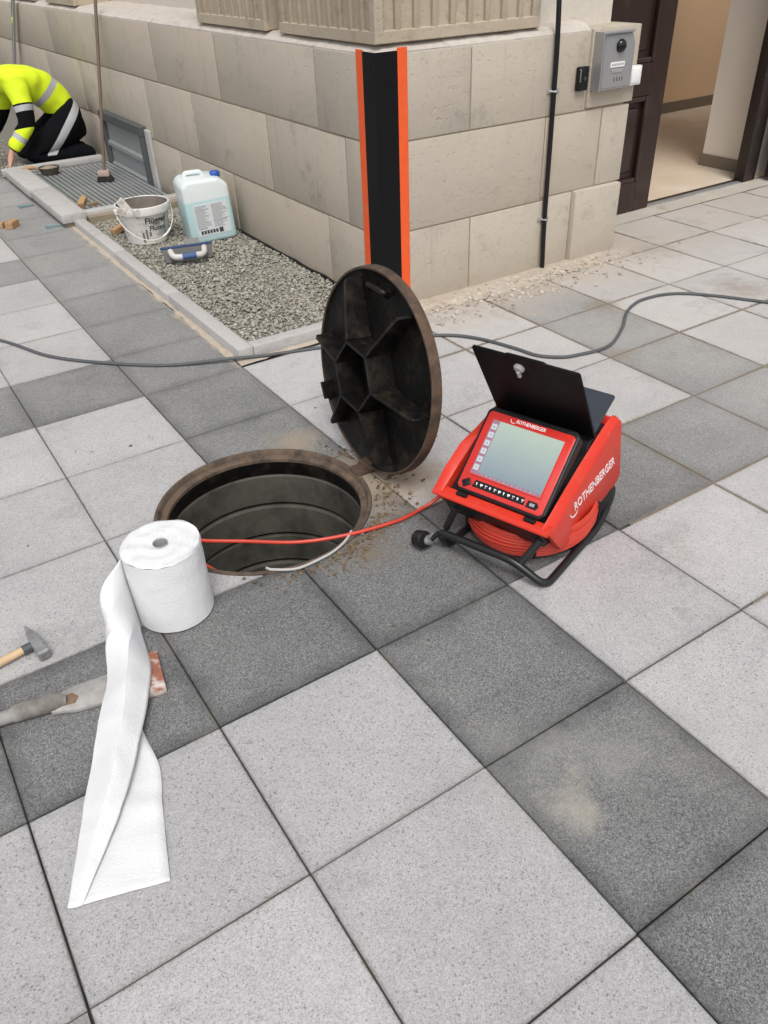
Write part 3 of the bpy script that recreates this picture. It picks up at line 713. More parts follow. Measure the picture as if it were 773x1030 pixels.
# ================================================================ LIGHT WELL beside the wall
lw = thing('light_well', 'basement light well with steel grating beside the left wall', 'light well')
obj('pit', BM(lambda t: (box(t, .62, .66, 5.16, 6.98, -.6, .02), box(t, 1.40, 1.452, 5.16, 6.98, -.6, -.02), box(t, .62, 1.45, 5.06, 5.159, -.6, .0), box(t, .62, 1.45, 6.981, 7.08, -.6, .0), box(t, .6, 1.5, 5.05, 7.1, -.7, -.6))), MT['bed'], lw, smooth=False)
gt = obj('grating', BM(lambda t: (box(t, .668, 1.395, 5.17, 5.185, .0, .032))), MT['galv'], lw, smooth=False)
obj('end_bar', BM(lambda t: box(t, .668, 1.395, 6.955, 6.97, .0, .032)), MT['galv'], gt, smooth=False)
bar = None
for k in range(17):
    if bar is None: bar = obj('bar', BM(lambda t: box(t, -.0155, .0155, 5.186, 6.954, .002, .032)), MT['galv'], gt, smooth=False); q = bar
    else: q = link('bar', bar.data, gt)
    q.location = (.69 + k * .0426, 0, 0)
def edge_slab(x0, x1, y0, y1, z0, z1):
    return obj('edge_slab', BM(lambda t: box(t, x0, x1, y0, y1, z0, z1, None, .006, 2)), MT['kerb'], lw)
edge_slab(.44, .625, 5.02, 5.985, .035, .10); edge_slab(.432, .62, 5.995, 6.93, .035, .102)
obj('mortar_bed', BM(lambda t: (box(t, .468, .61, 5.04, 6.9, -.02, .036), box(t, .63, 1.42, 4.985, 5.10, -.02, .058))), MT['mortar'], lw, smooth=False)
edge_slab(.625, 1.42, 5.06, 5.155, .03, .082)
edge_slab(.43, 1.36, 6.985, 7.08, .03, .085)
MT['mortar']

# ================================================================ MANHOLE
mh = thing('manhole', 'open round manhole with rusty iron frame and concrete shaft rings', 'manhole', (HX, HY, 0))
obj('frame_ring', BM(lambda t: lathe(t, [(.401, -.05), (.401, .003), (.398, .006), (.389, .006), (.386, .002), (.382, -.014), (.366, -.018), (.360, -.022), (.359, -.034), (.40, -.034)], 96)), MT['rim'], mh)
obj('collar', BM(lambda t: lathe(t, [(.41, -.0345), (.360, -.0345), (.362, -.07), (.368, -.098), (.41, -.098)], 96)), MT['iron'], mh)
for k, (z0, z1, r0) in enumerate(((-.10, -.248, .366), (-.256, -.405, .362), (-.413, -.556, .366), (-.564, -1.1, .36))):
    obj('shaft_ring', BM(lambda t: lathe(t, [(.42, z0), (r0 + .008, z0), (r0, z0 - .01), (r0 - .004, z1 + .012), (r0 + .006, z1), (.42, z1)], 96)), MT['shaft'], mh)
obj('shaft_floor', BM(lambda t: lathe(t, [(.45, -1.1), (.0, -1.1)], 48)), MT['iron'], mh)
# hinge lug
obj('hinge', BM(lambda t: (box(t, .385, .50, -.045, .03, -.03, .012, None, .006, 2), cyl(t, (.45, -.05, .015), (.45, .035, .015), .014, 12))), MT['rust'], mh)

# lid: local z = towards the underside (facing the viewer), local x = up
nrm = Vector((-.9929, .0045, .1190)); upv = Vector((.119, 0, .9929))
LM = frame((.5440, .8495, .3983), Vector((0, 0, 1)) - nrm * nrm.z, nrm.cross(Vector((0, 0, 1)) - nrm * nrm.z))
lid = thing('cast_iron_cover', 'round black cast iron manhole lid propped upright on its hinge', 'manhole lid', M=LM)
lr = .3805
obj('plate', BM(lambda t: lathe(t, [(lr - .008, .0), (lr - .012, -.008), (lr - .04, -.024), (.2, -.022), (0, -.022)], 96)), MT['iron'], lid)
obj('rim', BM(lambda t: lathe(t, [(lr - .009, -.002), (lr - .009, .002), (lr - .002, .003), (lr, -.001), (lr + .004, -.034), (lr - .004, -.040), (0, -.040)], 96)), MT['rust'], lid)
hexr = .126
hp = [(hexr * math.cos(R(a)), hexr * math.sin(R(a))) for a in range(24, 384, 60)]
def hexa(t):
    for i in range(6):
        p = Vector((*hp[i], 0)); q = Vector((*hp[(i + 1) % 6], 0)); d = (q - p).normalized()
        M = frame(p, d, Vector((0, 0, 1)))
        L = (q - p).length
        prism(t, [(-.004, -.022), (L + .004, -.022), (L + .004, .086), (-.004, .086)], -.006, .006, M, .002)
obj('hub', BM(hexa), MT['iron'], lid, ang=30)
rib = None
for i in range(6):
    a = 24 + 60 * i
    r1 = .345; h1 = .068
    poly = [(hexr + .006, -.022), (r1, -.022), (r1, .044), (r1 - .015, .054), (hexr + .006, .0855)]
    M = frame((0, 0, 0), (math.cos(R(a)), math.sin(R(a)), 0), (0, 0, 1))
    if rib is None:
        rib = obj('rib', BM(lambda t: prism(t, poly, -.006, .006, frame((0, 0, 0), (1, 0, 0), (0, 0, 1)), .002)), MT['iron'], lid, ang=30); q = rib
    else: q = link('rib', rib.data, lid)
    q.rotation_euler = (0, 0, R(a))
obj('lifting_lug', BM(lambda t: tube(t, spline([(.30, -.05, -.015), (.318, -.05, .012), (.322, .03, .016), (.30, .06, -.01)], 6), .011, 8)), MT['iron'], lid)
obj('locking_lug', BM(lambda t: box(t, -.006, .006, -.035, .035, -.02, .034, Matrix.Rotation(R(121), 4, 'Z') @ T(.350, 0, 0), .003)), MT['iron'], lid)
obj('hinge_tongue', BM(lambda t: box(t, -.41, -.36, -.03, .03, -.04, .0, None, .006, 2)), MT['rust'], lid)

# ================================================================ CABLES
def cable(name, label, pts, r, mat, per=10, cat='cable'):
    return tag(obj(name, BM(lambda t: tube(t, spline(pts, per), r, 8)), mat), label, cat)
cable('grey_cable', 'thin dark grey power cable snaking over the paving behind the manhole lid', [(-.75, 3.6, .009), (-.422, 3.095, .009), (-.255, 2.715, .009), (-.03, 2.439, .009), (.206, 2.231, .009), (.476, 2.09, .02), (.62, 2.04, .012), (.892, 1.958, .009), (1.2, 1.83, .009), (1.49, 1.703, .009), (1.618, 1.557, .009), (1.69, 1.35, .009), (1.721, 1.22, .009), (1.79, 1.14, .009), (1.874, 1.103, .009), (2.072, 1.084, .009), (2.291, 1.198, .009), (2.497, 1.348, .009), (2.704, 1.409, .009), (2.934, 1.325, .009), (3.172, .965, .009), (3.5, .3, .009)], .0085, MT['grey_cable'])
cable('push_cable', 'red camera push cable stretched from the machine across the open manhole', [(.62, .44, .13), (.57, .476, .04), (.50, .487, .013), (.396, .479, .012), (.21, .512, .012), (.049, .579, .010), (-.10, .695, .008), (-.205, .77, .010), (-.262, .835, .0), (-.275, .86, -.05), (-.25, .84, -.10), (-.216, .811, -.125), (-.183, .769, -.15), (-.10, .75, -.25), (.05, .85, -.60), (.05, .86, -1.05)], .0066, MT['redcable'], 12)
cable('white_cable', 'short white cable end on the near rim of the manhole', [(-.105, .515, .012), (-.09, .492, .013), (-.02, .452, .012), (.08, .452, .013), (.125, .462, .0115), (.165, .477, .0115), (.20, .498, .011), (.232, .525, .0105)], .0048, MT['white_cable'])

# ================================================================ PIPE INSPECTION MACHINE
a_ = Vector((.32557, -.94552, 0)); b_ = Vector((.94552, .32557, 0))
MM = frame((.52, .12, 0), a_, b_)
mach = thing('inspection_camera', 'red and black pipe inspection camera station with screen and open black sun lid', 'inspection camera', M=MM)
yz = frame((0, 0, 0), (0, 1, 0), (0, 0, 1))      # prism plane (b, z) extruded along width
# body
obj('body', BM(lambda t: prism(t, [(.0, .196), (.004, .185), (.05, .108), (.12, .10), (.48, .115), (.50, .14), (.44, .36), (.42, .385), (.30, .372), (.28, .33), (.05, .2)], -.19, .171, yz, .004)), MT['black'], mach, ang=30)
outer = [(.018, .186), (.12, .235), (.24, .292), (.34, .345), (.42, .383), (.452, .392), (.476, .378), (.54, .140), (.53, .122), (.505, .109), (.132, .064), (.118, .067)]
inner = [(.002, .211), (.10, .263), (.222, .324), (.326, .370), (.405, .402), (.444, .410), (.476, .394), (.54, .140), (.53, .122), (.505, .109), (.132, .064), (.118, .067)]
outer_left = [(-.006, .200), (.07, .260), (.165, .308), (.25, .318), (.36, .336), (.444, .380), (.476, .37), (.54, .140), (.53, .122), (.505, .109), (.132, .064), (.118, .067)]
def side(t, s):
    wo, wi = (.200, .174) if s > 0 else (.228, .192)
    va = [t.verts.new((s * wo, y, z)) for y, z in (outer if s > 0 else outer_left)]; vb = [t.verts.new((s * wi, y, z)) for y, z in inner]; k = len(va)
    fs = [t.faces.new(va), t.faces.new(vb[::-1])] + [t.faces.new((va[i], va[(i + 1) % k], vb[(i + 1) % k], vb[i])) for i in range(k)]
    bmesh.ops.recalc_face_normals(t, faces=fs)
    bmesh.ops.bevel(t, geom=t.edges[:], offset=.0035, segments=2, affect='EDGES', profile=.5)
for s in (1, -1):
    sp = obj('side_panel', BM(lambda t: side(t, s)), MT['red'], mach, ang=25)
    # lettering on the outer face
    d = Vector((0, .479 - .186, .208 - .173 + .085)).normalized()
    M = Matrix.Identity(4); e1 = Vector((0, .293, .035)).normalized() * s; e2 = Vector((0, -.024, .058)).normalized(); e3 = Vector((s, 0, 0)); ctr = Vector((s * (.2006 if s > 0 else .2286), .318, .219))
    for k in range(3): M[k][0] = e1[k]; M[k][1] = e2[k]; M[k][2] = e3[k]
    M.translation = ctr
    tb = text_bm('ROTHENBERGER', .060, .0006, .0004, .0); wid = max(v.co.x for v in tb.verts) - min(v.co.x for v in tb.verts)
    xf(tb, Matrix.Scale(.285 / wid, 4, (1, 0, 0)))
    xf(tb, M)
    lt = obj('lettering', tb, MT['white'], sp, smooth=False)
    sx = -.145
    arc = [(sx - .002 + .026 * math.cos(R(q)), -.006 + .03 * math.sin(R(q)), .0) for q in range(175, 330, 15)]
    obj('emblem', xf(BM(lambda t: tube(t, arc, [.0005 + .0028 * math.sin(PI * (i + .6) / (len(arc) + .2)) for i in range(len(arc))], 6)), M @ T(0, -.002, 0) @ Matrix.Scale(.35, 4, (0, 0, 1))), MT['white'], sp)
obj('front_lip', BM(lambda t: prism(t, [(-.006, .199), (.003, .2085), (.034, .214), (.036, .205), (.004, .192), (-.004, .192)], -.2275, .1995, yz, .0015)), MT['red'], mach, ang=30)
obj('rear_panel', BM(lambda t: prism(t, [(.425, .37), (.445, .398), (.47, .388), (.53, .14), (.505, .12)], -.1735, .1735, yz, .003)), MT['red'], mach, ang=30)
# monitor: local u = width, v = up the slope
V = Vector((0, .218, .21)).normalized()
MO = frame((0, .028, .222), (1, 0, 0), V)
mon = obj('monitor', BM(lambda t: (prism(t, [(-.166 + .0, .018), (-.148, .0), (.148, .0), (.166, .018), (.166, .285), (.15, .303), (-.15, .303), (-.166, .285)], -.045, .0, MO, .006, 3), prism(t, [(-.15, .0), (.15, .0), (.15, .3), (-.15, .3)], -.09, -.044, MO, .004))), MT['black'], mach)
obj('bezel', BM(lambda t: prism(t, [(-.155, .02), (-.146, .011), (.146, .011), (.155, .02), (.155, .276), (.146, .285), (-.146, .285), (-.155, .276)], .0005, .004, MO, .0012, 2)), MT['red_face'], mon)
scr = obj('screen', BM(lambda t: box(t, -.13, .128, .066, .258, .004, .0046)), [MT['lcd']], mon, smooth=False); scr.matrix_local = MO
obj('screen_frame', xf(BM(lambda t: (box(t, -.134, -.13, .062, .262, .004, .0075), box(t, .128, .132, .062, .262, .004, .0075), box(t, -.13, .128, .062, .066, .004, .0074), box(t, -.13, .128, .258, .262, .004, .0074))), MO), MT['red_face'], mon, smooth=False)
obj('toolbar', xf(BM(lambda t: (box(t, -.1298, -.104, .0662, .2578, .0047, .0051), box(t, -.104, .1278, .0662, .076, .0047, .0051))), MO), MT['lcd_bar'], mon, smooth=False)
ico = None
for k in range(6):
    if ico is None: ico = obj('icon', BM(lambda t: box(t, -.0095, .0095, -.0095, .0095, 0, .0003)), MT['lcd_icon'], mon, smooth=False); q = ico
    else: q = link('icon', ico.data, mon)
    q.matrix_local = MO @ T(-.117, .09 + k * .029, .0053)
obj('icon_marks', xf(BM(lambda t: [box(t, -.117 - .003, -.117 + .003, .09 + k * .029 - (.004 if k % 2 else .002), .09 + k * .029 + .003, .0057, .0059) for k in range(6)] + [box(t, -.09 + k * .016, -.084 + k * .016 + (k % 3) * .002, .069, .0725, .0052, .0053) for k in range(13)]), MO), MT['ink2'], mon, smooth=False)
tb = text_bm('ROTHENBERGER', .0165, .0003, .0003, .1); wid = max(v.co.x for v in tb.verts) - min(v.co.x for v in tb.verts); xf(tb, Matrix.Scale(.105 / wid, 4, (1, 0, 0)))
obj('lettering', xf(tb, MO @ T(.0, .2735, .0042)), MT['white'], mon, smooth=False)
arc = [(-.062 + .011 * math.cos(R(q)), .2755 + .011 * math.sin(R(q)), .0042) for q in range(170, 330, 16)]
obj('emblem', xf(BM(lambda t: tube(t, arc, [.0004 + .0012 * math.sin(PI * (i + .6) / (len(arc) + .2)) for i in range(len(arc))], 6)), MO), MT['white'], mon)
ks = obj('key_strip', BM(lambda t: prism(t, [(-.104, .026), (-.098, .05), (.082, .05), (.088, .026)], .0042, .0058, MO, .001)), MT['black'], mon, smooth=False)
obj('key_marks', xf(BM(lambda t: [(box(t, -.0935 + k * .0168, -.0935 + k * .0168 + (.009 if k % 3 else .006), .040 - (k % 2) * .003, .0425, .0058, .0061), box(t, -.091 + k * .0168, -.0885 + k * .0168, .0335, .041 - (k % 3) * .002, .0058, .0060)) for k in range(11)]), MO), MT['white'], ks, smooth=False)
obj('joystick_key', BM(lambda t: box(t, -.014, .014, -.012, .012, 0, .006, MO @ T(-.126, .032, .004) @ Matrix.Rotation(R(35), 4, 'Z'), .003, 2)), MT['black'], mon)
rk = obj('enter_key', BM(lambda t: prism(t, [(.094, .024), (.096, .047), (.128, .047), (.136, .036), (.130, .024)], .0042, .0062, MO, .001)), MT['black'], mon, smooth=False)
obj('key_mark', xf(BM(lambda t: box(t, .105, .122, .031, .041, .0062, .0065)), MO), MT['ink2'], rk, smooth=False)
obj('latch', BM(lambda t: [box(t, x - .02, x + .02, .012, .03, .205, .222, None, .003) for x in (-.125, .125)] + [box(t, -.15, .15, .02, .045, .19, .206, None, .003)]), MT['black'], mach)
# open sun lid leaning over the screen, and the rear flap
SL = frame((0, .321, .382), (1, 0, 0), Vector((0, -.181, .298)))
Ls = .349
sl_ = obj('sun_lid', BM(lambda t: prism(t, [(-.18, 0), (.18, 0), (.181, Ls - .008), (.176, Ls), (.075, Ls), (.065, Ls + .007), (-.055, Ls + .007), (-.065, Ls), (-.176, Ls), (-.181, Ls - .008)], -.004, .005, SL, .0015)), MT['black_gloss'], mach, ang=30)
obj('lock', xf(BM(lambda t: (lathe(t, [(.012, .0), (.012, .004), (.008, .008), (0, .009)], 16), box(t, -.004, .004, -.022, -.002, .004, .012, None, .002))), SL @ T(-.022, Ls - .045, .005) @ Matrix.Scale(1.5, 4) ), MT['white_cable'], sl_)
obj('hinge', BM(lambda t: cyl(t, (-.17, .322, .38), (.17, .322, .38), .008, 10)), MT['black'], mach)
FL = frame((0, .345, .385), (1, 0, 0), Vector((0, .13, .085)))
obj('rear_flap', BM(lambda t: prism(t, [(-.165, 0), (.165, 0), (.168, .145), (.16, .15), (-.16, .15), (-.168, .145)], -.006, .0, FL, .002)), MT['slate'], mach)
obj('connector_cap', BM(lambda t: lathe(t, [(0, 0), (.018, 0), (.019, .012), (.012, .013), (.011, .006), (0, .006)], 20, T(.168 - .03, .345, .396) @ Matrix.Rotation(R(25), 4, 'X'))), MT['blue'], mach)
# tubular frame
IM = MM.inverted()
def L(p): return IM @ Vector(p)
FLt, FLb = Vector((-.176, -.040, .080)), Vector((-.154, -.037, .015)); FRm, FRb = Vector((.105, -.030, .078)), Vector((.217, -.009, .015))
def roundpath(pts, rad=.035, n=5):
    out = [Vector(pts[0])]
    for i in range(1, len(pts) - 1):
        p, q, r_ = Vector(pts[i - 1]), Vector(pts[i]), Vector(pts[i + 1]); d1 = (p - q); d2 = (r_ - q); k = min(rad, d1.length * .45, d2.length * .45)
        A = q + d1.normalized() * k; B = q + d2.normalized() * k
        for s in range(n + 1):
            t_ = s / n; out.append(A * (1 - t_) ** 2 + q * 2 * t_ * (1 - t_) + B * t_ ** 2)
    out.append(Vector(pts[-1])); return out
base_w = FRb.x
path = [(FLb.x + .015, .47, .03), (FLb.x + .005, .40, .014), (FLb.x, FLb.y + .02, .014), (FLt.x, FLt.y, .08), (FRm.x, FRm.y, .078), (base_w, FRb.y - .004, .014), (base_w - .005, .36, .014), (base_w - .02, .47, .03)]
fr = obj('base_frame', BM(lambda t: tube(t, roundpath(path, .04), .0135, 12)), MT['tube'], mach)
obj('strut', BM(lambda t: tube(t, [(-.134, -.0, .17), (-.160, -.016, .085)], .0125, 10)), MT['tube'], fr)
obj('strut', BM(lambda t: tube(t, [(.165, .03, .15), (.125, -.022, .066)], .0125, 10)), MT['tube'], fr)
obj('cross_bar', BM(lambda t: tube(t, [(FLb.x + .01, .22, .014), (base_w, .22, .014)], .0095, 10)), MT['tube'], fr)
for s in (-.165, .185):
    w = obj('wheel', BM(lambda t: lathe(t, [(0, -.016), (.045, -.016), (.058, -.013), (.062, -.006), (.062, .006), (.058, .013), (.045, .016), (0, .016)], 32, T(s, .47, .062) @ Matrix.Rotation(PI / 2, 4, 'Y'))), MT['black'], mach)
obj('axle', BM(lambda t: cyl(t, (-.165, .47, .062), (.185, .47, .062), .01, 12)), MT['tube'], mach)
# cable coil
cx, cy = .005, .275
def coil(t):
    for k in range(8):
        for j in range(2 if 0 < k < 7 else 1):
            rr_ = .243 - j * .017 - abs(k - 3.5) * .0022 + random.uniform(-.002, .002); z = .036 + k * .0118
            ox, oy = random.uniform(-.002, .002), random.uniform(-.002, .002)
            tube(t, [(cx + ox + rr_ * math.cos(2 * PI * q / 60) * .87, cy + oy + rr_ * math.sin(2 * PI * q / 60), z + .0025 * math.sin(2 * PI * q / 60 * 2 + k)) for q in range(60)], .0072, 6, closed=True)
obj('cable_coil', BM(coil), MT['redcable'], mach)
obj('drum', BM(lambda t: lathe(t, [(0, .02), (.19, .02), (.195, .03), (.195, .12), (.19, .125), (0, .125)], 40, T(cx, cy, 0) @ Matrix.Scale(.87, 4, (1, 0, 0)))), MT['black'], mach)
for aa in (228, 305, 20, 120):
    c_, s_ = math.cos(R(aa)) * .87, math.sin(R(aa))
    q = lambda r_, z: (cx + r_ * c_, cy + r_ * s_, z)
    obj('strap', BM(lambda t: tube(t, roundpath([q(.205, .03), q(.254, .032), q(.254, .124), q(.205, .128)], .012, 3), .0045, 6)), MT['black'], mach)
# camera head hanging at the front left corner
kp = Vector((-.226, -.067, .035))
ch = obj('camera_head', BM(lambda t: lathe(t, [(0, -.024), (.026, -.024), (.030, -.019), (.031, .016), (.026, .023), (0, .023)], 24, T(kp.x, kp.y, .040) @ Matrix.Rotation(R(68), 4, 'Y') @ Matrix.Rotation(R(12), 4, 'X'))), MT['black'], mach)
obj('coupling', BM(lambda t: (cyl(t, (kp.x + .015, kp.y + .003, .04), (kp.x + .034, kp.y + .010, .05), .017, 14), box(t, kp.x + .03, kp.x + .036, kp.y - .006, kp.y + .026, .035, .066))), MT['steel'], ch)
obj('tether', BM(lambda t: cyl(t, (kp.x + .034, kp.y + .010, .05), (FLt.x + .002, FLt.y, .072), .009, 10)), MT['black'], ch)

# ================================================================ PAPER ROLL
rx, ry, rr0, rh = -.422, .517, .1185, .262
roll = thing('paper_roll', 'thick white paper towel roll standing beside the manhole', 'paper roll', (rx, ry, 0))
def rollbm(t):
    prof = [(.03, .25), (.03, .0), (rr0 - .012, .0), (rr0 - .003, .004)]
    rings = []; seg = 96; NZ = 26
    for k in range(NZ + 1):
        z = .006 + (rh - .012) * k / NZ; rings.append([t.verts.new(((rr0 + .0016 * noise.noise(Vector((math.cos(2 * PI * j / seg) * 3, math.sin(2 * PI * j / seg) * 3, z * 14))) + .0022 * noise.noise(Vector((math.cos(2 * PI * j / seg) * 1.2, math.sin(2 * PI * j / seg) * 1.2, z * 3 + 5)))) * math.cos(2 * PI * j / seg), (rr0 + .0016 * noise.noise(Vector((math.cos(2 * PI * j / seg) * 3, math.sin(2 * PI * j / seg) * 3, z * 14))) ) * math.sin(2 * PI * j / seg), z)) for j in range(seg)])
    for A, B in zip(rings, rings[1:]):
        for j in range(seg): t.faces.new((A[j], A[(j + 1) % seg], B[(j + 1) % seg], B[j]))
obj('outer_layer', BM(rollbm), MT['paper'], roll, ang=60)
def endbm(t):
    seg = 96; rads = [.021, .03, .045, .06, .075, .09, .105, .116, rr0 + .0005]; rings = []
    for i, r_ in enumerate(rads):
        ring = []
        for j in range(seg):
            a = 2 * PI * j / seg
            z = rh + .0045 * noise.noise(Vector((math.cos(a) * r_ * 26, math.sin(a) * r_ * 26, 1))) + .003 * math.sin(i * 2.1 + a) - (.007 if i == len(rads) - 1 else 0) - (.004 if i == 0 else 0)
            ring.append(t.verts.new((r_ * math.cos(a), r_ * math.sin(a), z)))
        rings.append(ring)
    for A, B in zip(rings, rings[1:]):
        for j in range(seg): t.faces.new((A[j], A[(j + 1) % seg], B[(j + 1) % seg], B[j]))
obj('end_face', BM(endbm), MT['paper_end'], roll, ang=80)
obj('cardboard_core', BM(lambda t: lathe(t, [(.0205, .02), (.0205, rh - .001), (.0225, rh + .0005), (.0225, .02)], 40)), MT['card'], roll)
obj('core_floor', BM(lambda t: lathe(t, [(.0, .03), (.021, .03)], 24)), MT['card'], roll)
rows = [[(-.5395, .517, .005), (-.5405, .516, .05), (-.5415, .516, .11), (-.542, .522, .17), (-.541, .527, .252)], [(-.556, .443, .02), (-.59, .384, .1), (-.615, .409, .13), (-.633, .427, .15), (-.637, .479, .17)], [(-.577, .301, .03), (-.613, .33, .11), (-.663, .39, .09), (-.666, .434, .03), (-.638, .372, .008)], [(-.607, .221, .035), (-.659, .227, .095), (-.702, .3, .04), (-.699, .313, .012), (-.66, .2, .006)], [(-.654, .129, .035), (-.707, .124, .075), (-.765, .177, .03), (-.76, .189, .008), (-.676, .1, .005)], [(-.731, -.007, .03), (-.774, -.0, .055), (-.823, .058, .02), (-.817, .061, .006), (-.68, -.033, .004)], [(-.799, -.111, .022), (-.835, -.095, .04), (-.872, -.044, .014), (-.864, -.044, .005), (-.714, -.147, .004)], [(-.866, -.191, .015), (-.894, -.181, .027), (-.924, -.16, .01), (-.914, -.164, .004), (-.744, -.253, .004)], [(-.949, -.287, .006), (-.963, -.286, .010), (-.978, -.275, .006), (-.965, -.279, .004), (-.768, -.34, .004)]]
def sheet(t):
    def crisp(r_, per=8):
        out = []
        sm = spline(r_, per)
        for i in range(len(r_) - 1):
            for q in range(per):
                lin = Vector(r_[i]).lerp(Vector(r_[i + 1]), q / per); out.append(lin.lerp(sm[i * per + q], .25))
        return out + [Vector(r_[-1])]
    G_ = [crisp(r_) for r_ in rows]; cols = len(G_[0]); full = []
    for c in range(cols): full.append(spline([g_[c] for g_ in G_], 8))
    NR = len(full[0])
    vv = [[t.verts.new(full[c][r_] + Vector((0, 0, (.0035 * noise.noise(full[c][r_] * 14) + .010 * (.35 - abs(noise.noise(Vector((full[c][r_].x * 9 + full[c][r_].y * 5, full[c][r_].y * 6 - full[c][r_].x * 4, 3)))))) * min(1, r_ / 8)))) for c in range(cols)] for r_ in range(NR)]
    for r_ in range(NR - 1):
        for c in range(cols - 1): t.faces.new((vv[r_][c], vv[r_][c + 1], vv[r_ + 1][c + 1], vv[r_ + 1][c]))
    for r_ in range(NR):
        for c in range(cols): vv[r_][c].co.z += .0035 * max(0, 1 - abs(r_ - 48) / 3)     # perforation fold
    for v in t.verts: v.co.z = max(v.co.z, .0032)
    xf(t, T(-rx, -ry, 0))
so_ = obj('loose_sheet', BM(sheet), MT['paper'], roll, ang=24)
md = so_.modifiers.new('thickness', 'SOLIDIFY'); md.thickness = .0008; md.offset = 1

# ================================================================ HAND TOOLS ON THE LEFT
hm = thing('hammer', 'small steel hammer with pale wooden handle lying at the left edge', 'hammer')
hc = Vector((-.832, .585, .022)); hd = Vector((.02, -.15, 0)).normalized(); hs_ = Vector((.95, .20, 0)).normalized()
HM = frame(hc, hd, hs_)      # local x along the head, y away from the handle
def head(t):
    secs = [(-.084, .004, .015), (-.03, .0135, .015), (-.018, .0155, .0155), (.020, .0155, .0155), (.030, .0125, .0125), (.036, .0165, .0165), (.062, .0165, .0165), (.065, .0135, .0135)]
    vs = [[t.verts.new((x, w * c1, h * c2)) for c1, c2 in ((-1, -1), (1, -1), (1, 1), (-1, 1))] for x, w, h in secs]
    for A, B in zip(vs, vs[1:]):
        for j in range(4): t.faces.new((A[j], A[(j + 1) % 4], B[(j + 1) % 4], B[j]))
    t.faces.new(vs[0][::-1]); t.faces.new(vs[-1]); bmesh.ops.recalc_face_normals(t, faces=t.faces[:])
    bmesh.ops.bevel(t, geom=t.edges[:], offset=.0018, segments=2, affect='EDGES'); xf(t, HM)
obj('head', BM(head), MT['steel'], hm, ang=30)
obj('handle', BM(lambda t: xf(BM_tube(t, [(0, .03, 0), (0, -.06, 0), (0, -.16, -.002), (0, -.25, -.004), (0, -.31, -.004)], [.010, .0115, .013, .0155, .014]), HM)), MT['handle'], hm) if False else None
def hnd(t):
    tube(t, [HM @ Vector(q) for q in ((0, .016, 0), (0, -.04, 0), (0, -.12, -.002), (0, -.22, -.004), (0, -.30, -.004))], [.0095, .0115, .0135, .0155, .014], 12)
obj('handle', BM(hnd), MT['handle'], hm)
obj('grip_sleeve', BM(lambda t: tube(t, [HM @ Vector((0, -.013, 0)), HM @ Vector((0, -.042, 0))], .0142, 12)), MT['darkgrey'], hm)

ch_ = thing('flat_chisel', 'long dirty grey spade chisel lying under the loose paper sheet', 'chisel')
CM = frame((-.83, .318, .024), Vector((.25, -.045, 0)), Vector((.045, .25, 0)))
obj('socket', BM(lambda t: (tube(t, [CM @ Vector(q) for q in ((-.42, -.0, -.004), (-.09, 0, -.001))], .0195, 14), tube(t, [CM @ Vector(q) for q in ((-.13, 0, 0), (-.12, 0, .001), (-.02, 0, .001), (.01, 0, -.008))], [.019, .024, .027, .016], 16))), simple('muddy_socket_steel', (.27, .26, .245), .75, var=.3, scale=16, grime=(.15, .135, .115), gscale=12, gt=(.45, .65)), ch_)
def blade(t):
    pl = [(-.03, -.028), (.0, -.034), (.03, -.045), (.12, -.052), (.20, -.060), (.26, -.068), (.262, .068), (.20, .060), (.12, .052), (.03, .045), (.0, .034), (-.03, .028)]
    prism(t, pl, -.021, -.006, CM, .003, 2)
obj('blade', BM(blade), simple('mortar_smeared_steel', (.30, .29, .275), .75, metal=.1, var=.25, scale=14, grime=(.46, .44, .42), gscale=9, gt=(.4, .6)), ch_, ang=30)
obj('rusty_tip', BM(lambda t: prism(t, [(.215, -.077), (.275, -.079), (.277, .077), (.215, .075)], -.022, .004, CM, .003, 2)), simple('rusty_painted_edge', (.30, .115, .07), .9, var=.3, scale=30, grime=(.56, .50, .46), gscale=18, gt=(.5, .62)), ch_)
obj('rust_spot', BM(lambda t: prism(t, [(.0, -.02), (.035, -.022), (.045, .0), (.03, .02), (.0, .018)], -.0062, -.0052, CM)), simple('rust_stain', (.19, .125, .085), .9, var=.5, scale=60), ch_, smooth=False)

# ================================================================ BUCKET, JERRYCAN, FLOAT, SMALL THINGS
bk = thing('bucket', 'dirty white plaster bucket standing on the gravel beside the blue jerrycan', 'bucket', (.855, 4.33, .008))
bt, bb_ = .178, .142; bh = .255
def buck(t):
    lathe(t, [(0, .0), (bb_ - .006, .0), (bb_, .006), (bb_ + (bt - bb_) * .78, bh * .78), (bt - .004, bh * .80), (bt + .008, bh * .81), (bt + .012, bh * .90), (bt + .009, bh), (bt + .002, bh + .003), (bt - .002, bh - .002)], 56)
obj('shell', BM(buck), MT['bucket'], bk)
obj('inside', BM(lambda t: lathe(t, [(bt - .001, bh - .001), (bt - .012, bh * .7), (bb_ + .004, .06), (0, .05)], 48)), MT['bucket_in'], bk)
def wrap(tb, phi0, z0, rfun):
    for v in tb.verts:
        z = z0 + v.co.y; r_ = rfun(z) + v.co.z; a = phi0 + v.co.x / rfun(z); v.co = Vector((r_ * math.cos(a), r_ * math.sin(a), z))
    return tb
rf = lambda z: bb_ + (bt - bb_) * z / bh + .0012
def letter(s, size, phi, z, bold, parent, mat, rfun):
    tb = text_bm(s, size, .0008, bold); bmesh.ops.subdivide_edges(tb, edges=[e for e in tb.edges if e.calc_length() > .02], cuts=3)
    return obj('lettering', wrap(tb, phi, z, rfun), mat, parent, smooth=False)
letter('Fl\u00fcgger', .057, R(-80), .165, .0012, bk, MT['ink'], rf)
